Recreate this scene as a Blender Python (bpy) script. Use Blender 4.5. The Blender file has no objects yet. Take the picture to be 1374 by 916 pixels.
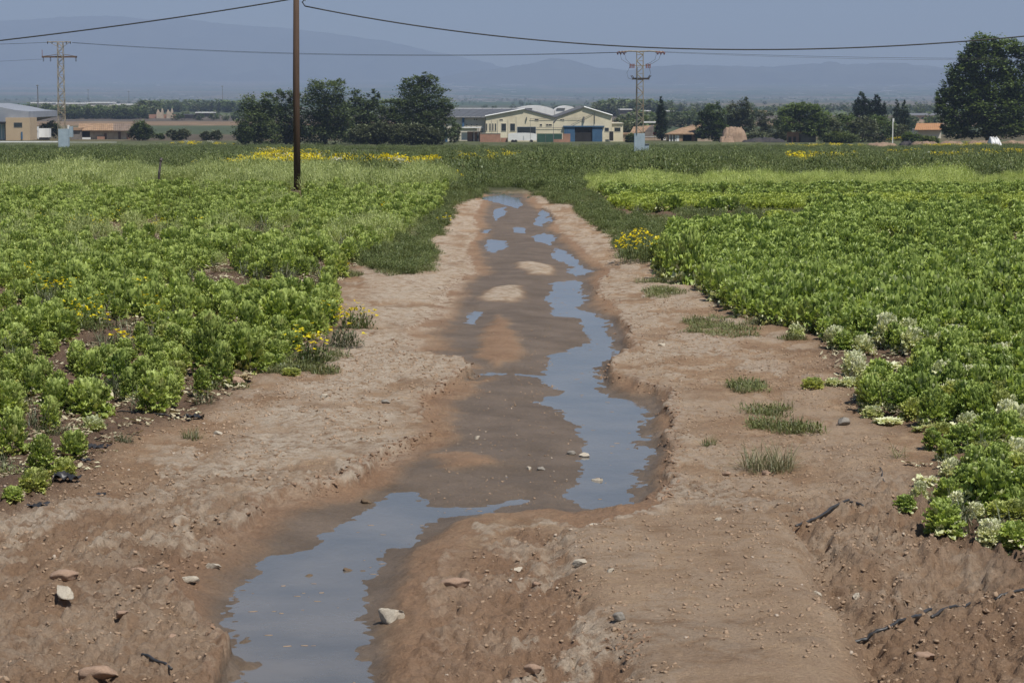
import bpy, math, random
import numpy as np
from mathutils import Vector
R = math.radians
SC = bpy.context.scene
COL = SC.collection
# ------------------------------------------------------------------ camera
F_PX, CX, CY, HOR, CAM_Z = 3244.0, 687.0, 458.0, 130.0, 3.5
PITCH = math.atan((CY - HOR) / F_PX)
cd = bpy.data.cameras.new('camera'); cam = bpy.data.objects.new('camera', cd); COL.objects.link(cam)
cd.sensor_width = 36.0; cd.lens = F_PX / 1374 * 36; cd.clip_start = 0.5; cd.clip_end = 60000
cam.location = (0, 0, CAM_Z); cam.rotation_euler = (math.pi / 2 - PITCH, 0, 0)
SC.camera = cam
# ------------------------------------------------------------------ light
SUN_EL, SUN_AZ = R(58), R(142)
w = bpy.data.worlds.new('World'); SC.world = w; w.use_nodes = True
wn = w.node_tree.nodes; wl = w.node_tree.links
bg = wn['Background']; sky = wn.new('ShaderNodeTexSky'); sky.sky_type = 'NISHITA'
sky.sun_disc = False; sky.sun_elevation = SUN_EL; sky.sun_rotation = SUN_AZ
sky.altitude = 50; sky.air_density = 1.0; sky.dust_density = 0.3; sky.ozone_density = 3.0
wl.new(sky.outputs[0], bg.inputs[0]); bg.inputs[1].default_value = 0.048
sd = bpy.data.lights.new('sun', 'SUN'); so = bpy.data.objects.new('sun', sd); COL.objects.link(so)
sd.energy = 3.5; sd.angle = R(0.5); sd.color = (1.0, 0.95, 0.87)
SV = Vector((math.cos(SUN_EL) * math.sin(SUN_AZ), math.cos(SUN_EL) * math.cos(SUN_AZ), math.sin(SUN_EL)))
so.rotation_euler = SV.to_track_quat('Z', 'Y').to_euler(); so.location = (0, 0, 60)
SC.view_settings.view_transform = 'Standard'; SC.view_settings.look = 'None'
SC.view_settings.exposure = 0.5; SC.view_settings.gamma = 1.0
SC.render.engine = 'CYCLES'
SC.cycles.use_denoising = True
SC.cycles.max_bounces = 6; SC.cycles.diffuse_bounces = 3; SC.cycles.glossy_bounces = 2
SC.cycles.transmission_bounces = 4; SC.cycles.volume_bounces = 1
HAZE_DENSITY = 1.15e-4
HAZE_COLOR = (0.49, 0.61, 0.85)

rng = np.random.default_rng(7)
random.seed(7)
# ------------------------------------------------------------------ geometry of the view
ct, st = math.cos(PITCH), math.sin(PITCH)
def _dir(px, py):
    x = (px - CX) / F_PX; y = (CY - py) / F_PX
    return x, ct + y * st, -st + y * ct
PY_ = [-400, 0, 90, 130, 324, 450, 580, 900, 1400, 4000, 8000, 12000, 16000, 24000]
PZ_ = [0, 0, 0, -.5, -4.3, -5.8, -7.2, -8.6, -9, -9, -2, 38, 95, 230]
def zprof(Y):
    Y = np.asarray(Y, float)
    return (np.interp(Y - 8 , PY_, PZ_) + np.interp(Y + 8, PY_, PZ_)) / 2
def at(px, py, z=0.0):
    """the point of the level z seen at a place of the photograph"""
    x, y, d = _dir(px, py); t = (z - CAM_Z) / d
    return (x * t, y * t)
def at_d(px, py, Y):
    x, y, d = _dir(px, py); t = Y / y
    return (x * t, Y, CAM_Z + d * t)
def XA(px, Y, py=170): return at_d(px, py, Y)[0]
def ZA(py, Y): return at_d(CX, py, Y)[2]
_Yt = np.concatenate([np.arange(10, 200, .25), np.arange(200, 900, 1.0), np.arange(900, 24000, 20.0)])
_Pt = CY - F_PX * np.tan(np.arctan2(zprof(_Yt) - CAM_Z, _Yt) + PITCH)
def y_of(py):
    return np.interp(-np.asarray(py, float), -_Pt[::1], _Yt)
def gat(px, py):
    """ground point (base terrain) seen at a place of the photograph"""
    Y = float(y_of(py)); x, y, d = _dir(px, py)
    return (x * Y / y, Y)
# ------------------------------------------------------------------ noise
_perm = np.random.default_rng(3).permutation(512)
_vals = np.random.default_rng(4).uniform(-1, 1, 512)
def vn(x, y, seed=0):
    xi = np.floor(x).astype(np.int64); yi = np.floor(y).astype(np.int64)
    fx = x - xi; fy = y - yi
    fx = fx * fx * (3 - 2 * fx); fy = fy * fy * (3 - 2 * fy)
    def h(a, b): return _vals[_perm[(_perm[(a + seed * 37) & 511] + b) & 511]]
    return (h(xi, yi) * (1 - fx) + h(xi + 1, yi) * fx) * (1 - fy) + (h(xi, yi + 1) * (1 - fx) + h(xi + 1, yi + 1) * fx) * fy
def fbm(x, y, o=4, seed=0, g=.5):
    s = 0; a = 1; n = 0
    for i in range(o):
        s = s + a * vn(x * 2 ** i + 13.7 * i, y * 2 ** i + 7.1 * i, seed + i); n += a; a *= g
    return s / n
def sm(t):
    t = np.clip(t, 0, 1); return t * t * (3 - 2 * t)
def sdist(X, Y, poly):
    """signed distance to a polygon, negative inside"""
    X = np.asarray(X, float); Y = np.asarray(Y, float)
    d = np.full(X.shape, 1e18); ins = np.zeros(X.shape, bool)
    n = len(poly)
    for i in range(n):
        x0, y0 = poly[i]; x1, y1 = poly[(i + 1) % n]
        ex, ey = x1 - x0, y1 - y0; L = ex * ex + ey * ey + 1e-12
        t = np.clip(((X - x0) * ex + (Y - y0) * ey) / L, 0, 1)
        dx = X - x0 - t * ex; dy = Y - y0 - t * ey
        d = np.minimum(d, dx * dx + dy * dy)
        c = ((y0 > Y) != (y1 > Y))
        if y1 != y0: ins ^= c & (X < ex * (Y - y0) / (y1 - y0) + x0)
    d = np.sqrt(d)
    return np.where(ins, -d, d)
def inpoly(X, Y, poly): return sdist(X, Y, poly) < 0
# ------------------------------------------------------------------ materials
def nmat(name):
    m = bpy.data.materials.new(name); m.use_nodes = True
    nt = m.node_tree; b = nt.nodes['Principled BSDF']
    return m, nt, b
def mth(nt, op, a, b=None, clamp=False):
    n = nt.nodes.new('ShaderNodeMath'); n.operation = op; n.use_clamp = clamp
    for i, v in enumerate((a, b)):
        if v is None: continue
        if isinstance(v, (int, float)): n.inputs[i].default_value = v
        else: nt.links.new(v, n.inputs[i])
    return n.outputs[0]
def mixc(nt, f, a, b, mode='MIX'):
    n = nt.nodes.new('ShaderNodeMix'); n.data_type = 'RGBA'; n.blend_type = mode
    if isinstance(f, (int, float)): n.inputs[0].default_value = f
    else: nt.links.new(f, n.inputs[0])
    for i, v in ((6, a), (7, b)):
        if isinstance(v, tuple): n.inputs[i].default_value = (*v[:3], 1)
        else: nt.links.new(v, n.inputs[i])
    return n.outputs[2]
def noise(nt, scale, detail=4, rough=.55, vec=None, dist=0.0):
    n = nt.nodes.new('ShaderNodeTexNoise'); n.inputs['Scale'].default_value = scale
    n.inputs['Detail'].default_value = detail; n.inputs['Roughness'].default_value = rough
    n.inputs['Distortion'].default_value = dist
    if vec is not None: nt.links.new(vec, n.inputs['Vector'])
    return n.outputs['Fac']
def objco(nt):
    return nt.nodes.new('ShaderNodeTexCoord').outputs['Object']
def ramp(nt, f, lo, hi):
    n = nt.nodes.new('ShaderNodeMapRange'); nt.links.new(f, n.inputs[0])
    n.inputs[1].default_value = lo; n.inputs[2].default_value = hi
    return n.outputs[0]
_MC = {}
def surf(name, col, col2=None, scale=3.0, rough=.85, bump=.0, bscale=None, metal=0.0, stretch=None, spec=.3):
    """weathered plain surface: two tones of the same stuff mixed by noise, with fine relief"""
    if name in _MC: return _MC[name]
    m, nt, b = nmat(name)
    co = objco(nt)
    if stretch:
        mp = nt.nodes.new('ShaderNodeMapping'); mp.inputs['Scale'].default_value = stretch
        nt.links.new(co, mp.inputs[0]); co = mp.outputs[0]
    col2 = col2 or tuple(c * .72 for c in col)
    f = ramp(nt, noise(nt, scale, 6, .62, co), .35, .65)
    nt.links.new(mixc(nt, f, col2, col), b.inputs['Base Color'])
    b.inputs['Roughness'].default_value = rough; b.inputs['Metallic'].default_value = metal
    b.inputs['Specular IOR Level'].default_value = spec
    if bump:
        bn = nt.nodes.new('ShaderNodeBump'); bn.inputs['Strength'].default_value = .6
        bn.inputs['Distance'].default_value = bump
        nt.links.new(noise(nt, bscale or scale * 6, 5, .6, co), bn.inputs['Height'])
        nt.links.new(bn.outputs[0], b.inputs['Normal'])
    _MC[name] = m
    return m
def leafmat(name, dark, light, old=(.30, .26, .06), trans=.28, rough=.5, hue_noise=.12):
    """leaf: attribute 'c' holds per-leaf tone (r) and age (g)"""
    if name in _MC: return _MC[name]
    m, nt, b = nmat(name)
    a = nt.nodes.new('ShaderNodeAttribute'); a.attribute_name = 'c'
    s = nt.nodes.new('ShaderNodeSeparateColor'); nt.links.new(a.outputs['Color'], s.inputs[0])
    oi = nt.nodes.new('ShaderNodeObjectInfo')
    r = mth(nt, 'SUBTRACT', oi.outputs['Random'], .5)
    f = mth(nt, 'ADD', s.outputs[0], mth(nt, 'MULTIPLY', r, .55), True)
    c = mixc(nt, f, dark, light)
    c = mixc(nt, mth(nt, 'MINIMUM', s.outputs[1], 1.0), c, old)
    dif = nt.nodes.new('ShaderNodeBsdfDiffuse'); tr = nt.nodes.new('ShaderNodeBsdfTranslucent')
    nt.links.new(c, dif.inputs[0])
    nt.links.new(mixc(nt, 1.0, c, (1.0, 1.0, .55), 'MULTIPLY'), tr.inputs[0])
    mx = nt.nodes.new('ShaderNodeMixShader'); mx.inputs[0].default_value = trans
    nt.links.new(dif.outputs[0], mx.inputs[1]); nt.links.new(tr.outputs[0], mx.inputs[2])
    gl = nt.nodes.new('ShaderNodeBsdfGlossy'); gl.inputs['Roughness'].default_value = rough
    gl.inputs[0].default_value = (.8, .85, .9, 1)
    mx2 = nt.nodes.new('ShaderNodeMixShader'); mx2.inputs[0].default_value = .03
    nt.links.new(mx.outputs[0], mx2.inputs[1]); nt.links.new(gl.outputs[0], mx2.inputs[2])
    nt.links.new(mx2.outputs[0], nt.nodes['Material Output'].inputs[0])
    nt.nodes.remove(b)
    _MC[name] = m
    return m
# ------------------------------------------------------------------ objects
def tag(o, label=None, cat=None, group=None, kind=None):
    if label: o['label'] = label
    if cat: o['category'] = cat
    if group: o['group'] = group
    if kind: o['kind'] = kind
    return o
def empty(name, loc, label, cat, group=None, rz=0):
    o = bpy.data.objects.new(name, None); COL.objects.link(o)
    o.location = loc; o.rotation_euler = (0, 0, rz); o.empty_display_size = .2
    return tag(o, label, cat, group)
def mesh_np(name, V, Fq, mat, smooth=False, c=None, tri=False):
    V = np.asarray(V, np.float32); Fq = np.asarray(Fq, np.int32); k = Fq.shape[1]
    me = bpy.data.meshes.new(name)
    me.vertices.add(len(V)); me.vertices.foreach_set('co', V.ravel())
    me.loops.add(Fq.size); me.loops.foreach_set('vertex_index', Fq.ravel())
    me.polygons.add(len(Fq))
    me.polygons.foreach_set('loop_start', np.arange(0, Fq.size, k, dtype=np.int32))
    if smooth: me.polygons.foreach_set('use_smooth', np.ones(len(Fq), bool))
    if c is not None:
        a = me.color_attributes.new('c', 'FLOAT_COLOR', 'POINT')
        a.data.foreach_set('color', np.asarray(c, np.float32).ravel())
    me.update(calc_edges=True)
    if mat is not None: me.materials.append(mat)
    return me
def link(name, me, parent=None, loc=None):
    o = bpy.data.objects.new(name, me); COL.objects.link(o)
    if parent is not None: o.parent = parent
    if loc is not None: o.location = loc
    return o
class MB:
    """collects simple solids for ONE mesh object"""
    def __init__(s): s.v = []; s.f = []
    def box(s, x0, x1, y0, y1, z0, z1):
        i = len(s.v)
        s.v += [(x, y, z) for z in (z0, z1) for x, y in ((x0, y0), (x1, y0), (x1, y1), (x0, y1))]
        s.f += [(i, i + 3, i + 2, i + 1), (i + 4, i + 5, i + 6, i + 7)] + [(i + a, i + (a + 1) % 4, i + 4 + (a + 1) % 4, i + 4 + a) for a in range(4)]
        return s
    def prism(s, prof, y0, y1):
        """polygon prof (x, z), counter-clockwise seen from the camera, pushed from y0 to y1"""
        i = len(s.v); n = len(prof)
        s.v += [(x, y0, z) for x, z in prof] + [(x, y1, z) for x, z in prof]
        s.f += [tuple(range(i, i + n)), tuple(range(i + 2 * n - 1, i + n - 1, -1))]
        s.f += [(i + (a + 1) % n, i + a, i + n + a, i + n + (a + 1) % n) for a in range(n)]
        return s
    def bar(s, p, q, r, r2=None, n=4):
        r2 = r if r2 is None else r2
        p = Vector(p); q = Vector(q); d = (q - p).normalized()
        a = d.orthogonal().normalized() if abs(d.z) < .95 else Vector((1, 0, 0)); a = (a - d * a.dot(d)).normalized(); b = d.cross(a)
        i = len(s.v)
        for c, rr in ((p, r), (q, r2)):
            for k in range(n):
                t = 2 * math.pi * (k + .5) / n
                s.v.append(tuple(c + (a * math.cos(t) + b * math.sin(t)) * rr))
        s.f += [(i + k, i + (k + 1) % n, i + n + (k + 1) % n, i + n + k) for k in range(n)]
        s.f += [tuple(range(i + n - 1, i - 1, -1)), tuple(range(i + n, i + 2 * n))]
        return s
    def tube(s, pts, r, n=6):
        pts = [Vector(p) for p in pts]; i = len(s.v)
        for j, p in enumerate(pts):
            d = (pts[min(j + 1, len(pts) - 1)] - pts[max(j - 1, 0)]).normalized()
            a = d.cross(Vector((0, 0, 1))) if abs(d.z) < .9 else Vector((0, 1, 0)).cross(d)
            a = a.normalized(); b = a.cross(d)
            rr = r[j] if isinstance(r, (list, tuple)) else r
            for k in range(n):
                t = 2 * math.pi * k / n
                s.v.append(tuple(p + (a * math.cos(t) + b * math.sin(t)) * rr))
        for j in range(len(pts) - 1):
            o = i + j * n
            s.f += [(o + k, o + (k + 1) % n, o + n + (k + 1) % n, o + n + k) for k in range(n)]
        s.f += [tuple(range(i + n - 1, i - 1, -1)), tuple(range(len(s.v) - n, len(s.v)))]
        return s
    def build(s, name, mat, parent=None, smooth=False, label=None, cat=None, group=None, kind=None, org=None):
        me = bpy.data.meshes.new(name)
        v = s.v
        if org is None and parent is not None: org = parent.location
        if org is not None: v = [(a - org[0], b - org[1], c - org[2]) for a, b, c in v]
        me.from_pydata(v, [], s.f); me.update()
        if smooth: me.polygons.foreach_set('use_smooth', np.ones(len(me.polygons), bool))
        me.materials.append(mat)
        o = link(name, me, parent)
        if org is not None and parent is None: o.location = org
        return tag(o, label, cat, group, kind)
# =================================================================== LARGE STRUCTURE
# ---- traced outlines of the ditch, on their own levels
WZ = -0.15
WATER = [
 [(290,960),(300,870),(303,818),(325,785),(350,757),(400,735),(440,715),(470,690),(505,665),(535,652),(560,657),(590,678),(640,677),(700,668),(716,672),(660,690),(600,693),(583,699),(575,712),(555,732),(530,745),(515,758),(508,775),(505,800),(490,830),(488,860),(495,900),(500,960)],
 [(778,428),(782,461),(733,477),(729,496),(722,502),(684,499),(642,497),(629,514),(642,509),(688,502),(725,509),(756,526),(722,539),(741,551),(763,571),(778,594),(769,632),(762,668),(771,683),(843,681),(869,662),(867,632),(879,609),(877,590),(868,571),(879,556),(869,537),(835,533),(812,522),(807,511),(809,490),(833,479),(833,469),(820,431),(800,420),(784,414),(788,398),(790,387),(775,371),(799,364),(778,356),(761,360),(769,375),(733,379),(735,398),(729,409),(741,424)],
 [(737,341),(742,332),(760,335),(775,350),(785,357),(770,360),(756,354)],
 [(714,317),(733,311),(746,316),(740,330),(729,326),(718,324)],
 [(714,301),(729,280),(741,282),(742,296),(729,306)],
 [(646,326),(657,320),(680,323),(684,331),(665,341),(650,334)],
 [(640,310),(657,307),(656,314)],
 [(688,304),(705,305),(706,314),(689,312)],
 [(660,297),(664,280),(678,278),(677,288),(669,297)],
 [(654,268),(668,264),(690,268),(702,275),(694,280),(676,274)],
 [(618,429),(635,416),(652,418),(644,436),(627,438)],
 [(681,637),(697,634),(692,642)],
]
WATER = [[at(x, y, WZ) for x, y in p] for p in WATER]
EDGE_L = [(296,960),(303,900),(299,862),(275,838),(243,808),(232,775),(252,752),(282,741),(300,717),(322,702),(345,672),(415,656),(468,640),(513,608),(546,596),(574,584),(572,552),(565,531),(597,521),(608,505),(635,494),(620,485),(559,474),(545,463),(547,443),(585,420),(598,394),(604,375),(640,360),(627,345),(627,333),(642,307),(635,288),(646,265),(642,253)]
EDGE_R = [(714,256),(722,269),(744,284),(752,307),(775,322),(801,343),(818,358),(803,385),(822,402),(838,422),(845,445),(855,464),(815,486),(812,502),(850,510),(895,528),(906,560),(900,585),(906,620),(899,655),(888,680),(848,692),(768,712),(700,692),(640,702),(610,745),(585,790),(570,850),(572,910),(580,960)]
BED = [at(x, y, -.03) for x, y in EDGE_L + EDGE_R]
def P0(pts): return [at(x, y, 0) for x, y in pts]
def PG(pts): return [gat(x, y) for x, y in pts]
# ---- fields and patches
FIELD_L = PG([(-900,232),(560,236),(600,252),(588,280),(560,300),(530,325),(478,345),(448,385),(445,440),(385,495),(330,510),(250,560),(155,590),(110,640),(60,672),(0,690),(-600,700),(-2600,700)])
FIELD_R = PG([(785,248),(2400,248),(4200,620),(1700,760),(1374,760),(1330,728),(1262,722),(1250,650),(1265,612),(1340,606),(1271,583),(1230,570),(1160,560),(1152,515),(1114,486),(1108,450),(1069,443),(1028,435),(987,426),(961,402),(938,383),(882,362),(885,335),(915,310),(905,292),(830,285),(808,268)])
ROUGH = P0([(600,760),(700,712),(770,722),(775,790),(800,830),(830,870),(860,960),(560,960),(545,870)])
ROUGH2 = P0([(1060,690),(1200,640),(1500,700),(1500,960),(1190,960),(1130,850),(1085,780)])
GULLY = P0([(1062,700),(1085,770),(1120,820),(1150,860),(1195,960),(1235,960),(1195,860),(1155,800),(1120,750),(1105,715)])
MOUND = P0([(770,722),(850,700),(1040,702),(1075,770),(1120,840),(1165,960),(880,960),(840,870),(785,820)])
CRUST_L = P0([(150,690),(300,620),(330,560),(470,450),(480,400),(600,300),(640,360),(560,470),(620,490),(560,530),(540,600),(420,650),(330,670),(290,740),(200,720)])
# hard pale crust patches in the bed
ISL = [P0([(640,392),(668,378),(700,376),(708,392),(690,398),(655,398)]),
       P0([(690,346),(720,345),(745,352),(740,362),(712,362)]),
       P0([(640,470),(655,425),(672,412),(690,440),(700,465),(672,480)]),
       P0([(580,598),(640,594),(670,604),(600,616)])]
# ---- one ground sheet, finely divided where the photograph looks at it closely
py_rows = np.arange(985, 205, -1.35)
Yn = y_of(py_rows)
Yf = Yn[-1] * 1.028 ** np.arange(1, 155); Yf = Yf[Yf < 23000]
rowsY = np.concatenate([[-250, -60, 0, 6, 9, 10.6], Yn[Yn > 11.5], Yf, [23000]])
S = np.linspace(-1, 1, 560)
T = np.array([.00015, .0005, .0015, .004, .01, .03, .08, .2, .5, 1.0])
XM = 11000.0
W_ = .236 * np.maximum(rowsY, 11) + .8
inner = W_[:, None] * S[None, :]
outR = W_[:, None] + T[None, :] * (XM - W_[:, None])
GX = np.concatenate([-outR[:, ::-1], inner, outR], axis=1)
GY = np.repeat(rowsY[:, None], GX.shape[1], axis=1)
nr, nc = GX.shape
def ground_fields(X, Y):
    """height and masks of the ground at points (X, Y)"""
    X = np.asarray(X, float).ravel(); Y = np.asarray(Y, float).ravel()
    z = zprof(Y)
    wet = np.zeros_like(X); org = np.zeros_like(X); cru = np.zeros_like(X); rgh = np.zeros_like(X); fld = np.zeros_like(X)
    near = (Y < 135) & (Y > 5) & (np.abs(X) < 45)
    x = X[near]; y = Y[near]
    fade = sm((135 - y) / 30)
    wx = x + .10 * fbm(x * 1.7, y * 1.1, 3, 5); wy = y + .25 * fbm(x * 1.3 + 9, y * .8, 3, 8)
    n1 = fbm(x * .9, y * .5, 4, 1); n2 = fbm(x * 4, y * 3, 4, 11); n3 = fbm(x * 14, y * 11, 3, 21)
    clod = np.abs(fbm(x * 9, y * 7, 3, 31)); clod2 = np.abs(vn(x * 22, y * 18, 41))
    bed = np.full(x.shape, 9.0); wat = np.full(x.shape, 9.0)
    c = (y < 98) & (np.abs(x) < 9)
    jag = .09 * fbm(wx[c] * 4, wy[c] * 2.5, 3, 51) + .014 * fbm(wx[c] * 12, wy[c] * 7, 2, 53)
    bed[c] = sdist(wx[c], wy[c], BED) + jag
    for p in WATER: wat[c] = np.minimum(wat[c], sdist(wx[c] * .5 + x[c] * .5, wy[c] * .5 + y[c] * .5, p))
    rl = np.maximum(sm(.5 - sdist(x, y, ROUGH) / .6), sm(.5 - sdist(x, y, ROUGH2) / .8))
    r2 = sm(.5 - sdist(x, y, ROUGH2) / .5)
    fl = np.maximum(sm(.5 - sdist(x, y, FIELD_L) / .7), sm(.5 - sdist(x, y, FIELD_R) / .7))
    mnd = sm(.5 - sdist(wx, wy, MOUND) / .35); gul = sm(.5 - sdist(wx, wy, GULLY) / .25)
    left_rough = sm((-.6 - x) / 1.5) * sm((24 - y) / 5)
    rr = np.clip(.34 + 1.0 * left_rough + rl + .22 * r2 + .5 * fl - .8 * mnd + .25 * n1, .05, 1.9)
    ridge = 1 - np.abs(fbm(x * 6.5, y * 5, 4, 33, .6)) * 2.2; pit = np.abs(vn(x * 13, y * 10, 43))
    zo = .030 * n1 + .012 * n2 + rr * (.020 * n2 + .030 * n3 + .058 * clod - .016 * ridge + .020 * clod2 * (clod > .1) - .012 * (pit > .62)) - .006
    # flaking plates of dried crust
    plt = fbm(x * 1.5 + 31, y * .85, 5, 63, .58); plt2 = fbm(x * 2.6 + 11, y * 1.5, 4, 67, .6)
    ps = sm((plt - .07) / .030); ps2 = sm((plt2 - .20) / .04)
    near_d = sm((3.2 - bed) / 1.6) * np.where(x < 0, np.clip(.45 + sm((y - 17.0) / 4.0), 0, 1), 1) * (1 - .55 * sm((x - 1.2) / 1.5) * (y < 30))
    zo += (.016 * ps + .012 * ps2) * near_d * (1 - fl) * (1 - .6 * mnd)
    zo += .10 * mnd - .13 * gul - .04 * rl * (1 - mnd)
    # rows and furrows under the crops
    zo += fl * .035 * np.sin((x * .96 + y * .12) * 2 * math.pi / 1.0)
    # hollows dug in the soft ground at the right
    for hx, hy, hr, hd in ((1262, 775, .34, .20), (1165, 768, .18, .15), (1290, 760, .2, .1), (1330, 850, .3, .08), (1105, 790, .2, .05), (1225, 800, .25, .07)):
        gx, gy = at(hx, hy, 0); d2 = ((x - gx) ** 2 + ((y - gy) * .45) ** 2) / hr ** 2
        zo -= hd * np.exp(-d2)
    # lip of dried crust along the banks
    zo -= .10 * np.exp(-np.clip(bed, 0, 9) / 1.1) * sm((y - 33) / 12)
    lip = np.exp(-np.clip(bed, 0, 9) / .25) * (bed > -.02)
    zo += .02 * lip * (.5 + n1) - .01 * np.exp(-np.clip(bed, 0, 9) / .9)
    t = np.clip(-bed, 0, 9)
    zb = WZ + np.clip(.080 * wat, -.07, .048) + .010 * n2 + .007 * n3 + .010 * n1 + .006 * clod
    for isl in ISL:
        zb += .035 * sm(.5 - (sdist(wx, wy, isl) + .12 * n2) / .4)
    r = t / (t + np.clip(wat, 0, 9) + 1e-3)
    cliff = np.clip(.42 + .3 * n1, 0, 1) * np.clip((48 - y) / 18, .12, 1)
    cliff = np.where((x < 0) & (y > 19.5) & (y < 34), np.clip(cliff + .38, 0, .92), cliff)
    cliff *= 1 - sm((x + 1.35) / .25) * (y < 21.6)
    k = cliff * sm(t / .06) + (1 - cliff) * np.maximum(sm(r), sm(t / 1.1))
    k = np.where(bed < 0, k, 0)
    # near pool's right side is a long soft slope, not a cliff
    zz = (1 - k) * zo + k * zb
    zz += k * (1 - sm(t / .6)) * (.022 * n2 + .035 * (clod - .2) + .012 * n3)
    z[near] = z[near] + zz * fade
    wetv = sm(k * 1.6 - .55) * np.clip(1.25 - 1.6 * np.clip(r * 0, 0, 1), 0, 1)
    wetv = np.where(bed < 0, np.maximum(sm((t - .12) / .35), sm((.22 - wat) / .2)), 0) * sm((-.045 - zz) / .045 + .35 * n2)
    orgv = np.where(bed < 0.08, 1, 0) * (1 - wetv) * sm((t + .15) / .15) * np.clip(.75 + .6 * n1, 0, 1)
    for i, isl in enumerate(ISL):
        q = sm(.5 - (sdist(wx, wy, isl) + .1 * n2) / .25)
        wetv = wetv * (1 - q)
        if i > 1: orgv = np.maximum(orgv, q * .9)
        else: orgv *= (1 - q)
    orgv = np.maximum(orgv, .55 * sm(.5 - sdist(x, y, ROUGH) / .6))
    cr = sm(.5 - sdist(wx, wy, CRUST_L) / .6) * sm(.5 + 2.2 * fbm(x * 1.1 + 4, y * .75, 4, 61))
    cr = np.maximum(cr, lip * sm(.35 + 1.8 * n1) * .9 * np.where(y < 18.5, .6, 1))
    cr = np.maximum(cr, .5 * sm(n1 * 2 - .4) * (bed > 0) * (1 - fl) * sm(bed / 2))
    for isl in ISL[:2]: cr = np.maximum(cr, sm(.5 - sdist(wx, wy, isl) / .3))
    cr = np.maximum(cr, np.maximum(ps * .85, ps2 * .6) * near_d * (1 - fl) * (1 - .5 * mnd) * (bed > 0))
    cr = np.maximum(cr, .22 * mnd)
    cr *= (1 - wetv)
    wet[near] = wetv; org[near] = orgv; cru[near] = cr * (1 - fl); rgh[near] = np.clip(rr - .2, 0, 1); fld[near] = fl
    return z, wet, org, cru, rgh, fld
GZ, mw, mo, mc, mr, mf = ground_fields(GX, GY)
GZg = GZ.reshape(nr, nc)
def gz(x, y):
    return float(ground_fields(np.array([x]), np.array([y]))[0][0])
def gzs(x, y): return ground_fields(x, y)[0]
# colours of the farther fields (flat crops and bare soil)
X1, Y1 = GX.ravel(), GY.ravel()
PYv = np.interp(Y1, _Yt, _Pt); PXv = CX + F_PX * X1 / np.maximum(Y1, 1)
far = np.zeros((len(X1), 4)); nf = fbm(X1 * .02, Y1 * .006, 4, 71); nf2 = fbm(X1 * .12, Y1 * .03, 3, 81)
fa = sm((Y1 - 88) / 8)
g = np.array([.095, .105, .045])[None] * (1 + .35 * nf2[:, None]); far[:, :3] = g
def zone(mask, col, k=1.0):
    far[:, :3] = np.where(mask[:, None], np.array(col)[None] * (1 + .3 * nf2[:, None]) * k, far[:, :3])
pj = PYv + 1.2 * nf
zone((pj < 189), (.12, .10, .055))
zone((pj < 180.5) & (pj > 169) & (PXv > 195), (.068, .088, .045))
zone((pj < 188) & (pj > 181) & (PXv > 180) & (PXv < 330), (.10, .08, .055))
zone((pj < 169) & (pj > 163), (.21, .145, .09))
zone((pj < 163) & (pj > 155), (.11, .09, .07))
zone((pj < 155) & (pj > 148), (.09, .11, .05))
zone((pj < 148), (.085, .09, .06))
patch = (vn(X1 * .0022, Y1 * .0012, 91) > .25) & (PYv < 150); zone(patch, (.14, .12, .08))
patch = (vn(X1 * .0031, Y1 * .0016, 95) > .3) & (PYv < 150); zone(patch, (.05, .08, .035))
far[:, 3] = fa
msk = np.stack([mw, mo, mc, mr], 1)
idx = np.arange(nr * nc).reshape(nr, nc)
Fq = np.stack([idx[:-1, :-1], idx[:-1, 1:], idx[1:, 1:], idx[1:, :-1]], -1).reshape(-1, 4)

gm, nt, b = nmat('earth')
co = objco(nt)
def attr(nm):
    a = nt.nodes.new('ShaderNodeAttribute'); a.attribute_name = nm; return a
am = attr('msk'); sp = nt.nodes.new('ShaderNodeSeparateColor'); nt.links.new(am.outputs['Color'], sp.inputs[0])
af = attr('far'); al = attr('fld')
nA = noise(nt, 1.3, 7, .6, co); nB = noise(nt, 7, 7, .62, co); nC = noise(nt, 38, 6, .72, co); nD = noise(nt, 170, 3, .6, co)
c = mixc(nt, ramp(nt, nA, .36, .64), (.350, .225, .132), (.580, .415, .270))
c = mixc(nt, ramp(nt, nB, .42, .68), c, (.400, .245, .140))
nP = noise(nt, .55, 8, .66, co, .6)
c = mixc(nt, mth(nt, 'MULTIPLY', ramp(nt, nP, .52, .60), .60, True), c, (.262, .165, .098))
c = mixc(nt, mth(nt, 'MULTIPLY', am.outputs['Alpha'], .65), c, (.290, .188, .122))
c = mixc(nt, mth(nt, 'MULTIPLY', sp.outputs[1], .65), c, mixc(nt, ramp(nt, nB, .35, .65), (.300, .178, .110), (.430, .270, .172)))
crf = mth(nt, 'MULTIPLY', sp.outputs[2], ramp(nt, nB, .36, .56), True)
c = mixc(nt, crf, c, (.640, .535, .415))
c = mixc(nt, mth(nt, 'MULTIPLY', al.outputs['Fac'], .7), c, (.135, .088, .062))
c = mixc(nt, sp.outputs[0], c, mixc(nt, ramp(nt, nA, .35, .65), (.150, .110, .074), (.220, .165, .118)))
c = mixc(nt, .50, c, mixc(nt, ramp(nt, nC, .3, .7), (.42, .38, .35), (1.30, 1.30, 1.30)), 'MULTIPLY')
c = mixc(nt, mth(nt, 'MULTIPLY', ramp(nt, nD, .64, .78), .35), c, (.42, .36, .29))
c = mixc(nt, af.outputs['Alpha'], c, af.outputs['Color'])
nt.links.new(c, b.inputs['Base Color'])
nt.links.new(mth(nt, 'SUBTRACT', .95, mth(nt, 'MULTIPLY', sp.outputs[0], .42)), b.inputs['Roughness'])
b.inputs['Specular IOR Level'].default_value = .28
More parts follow.
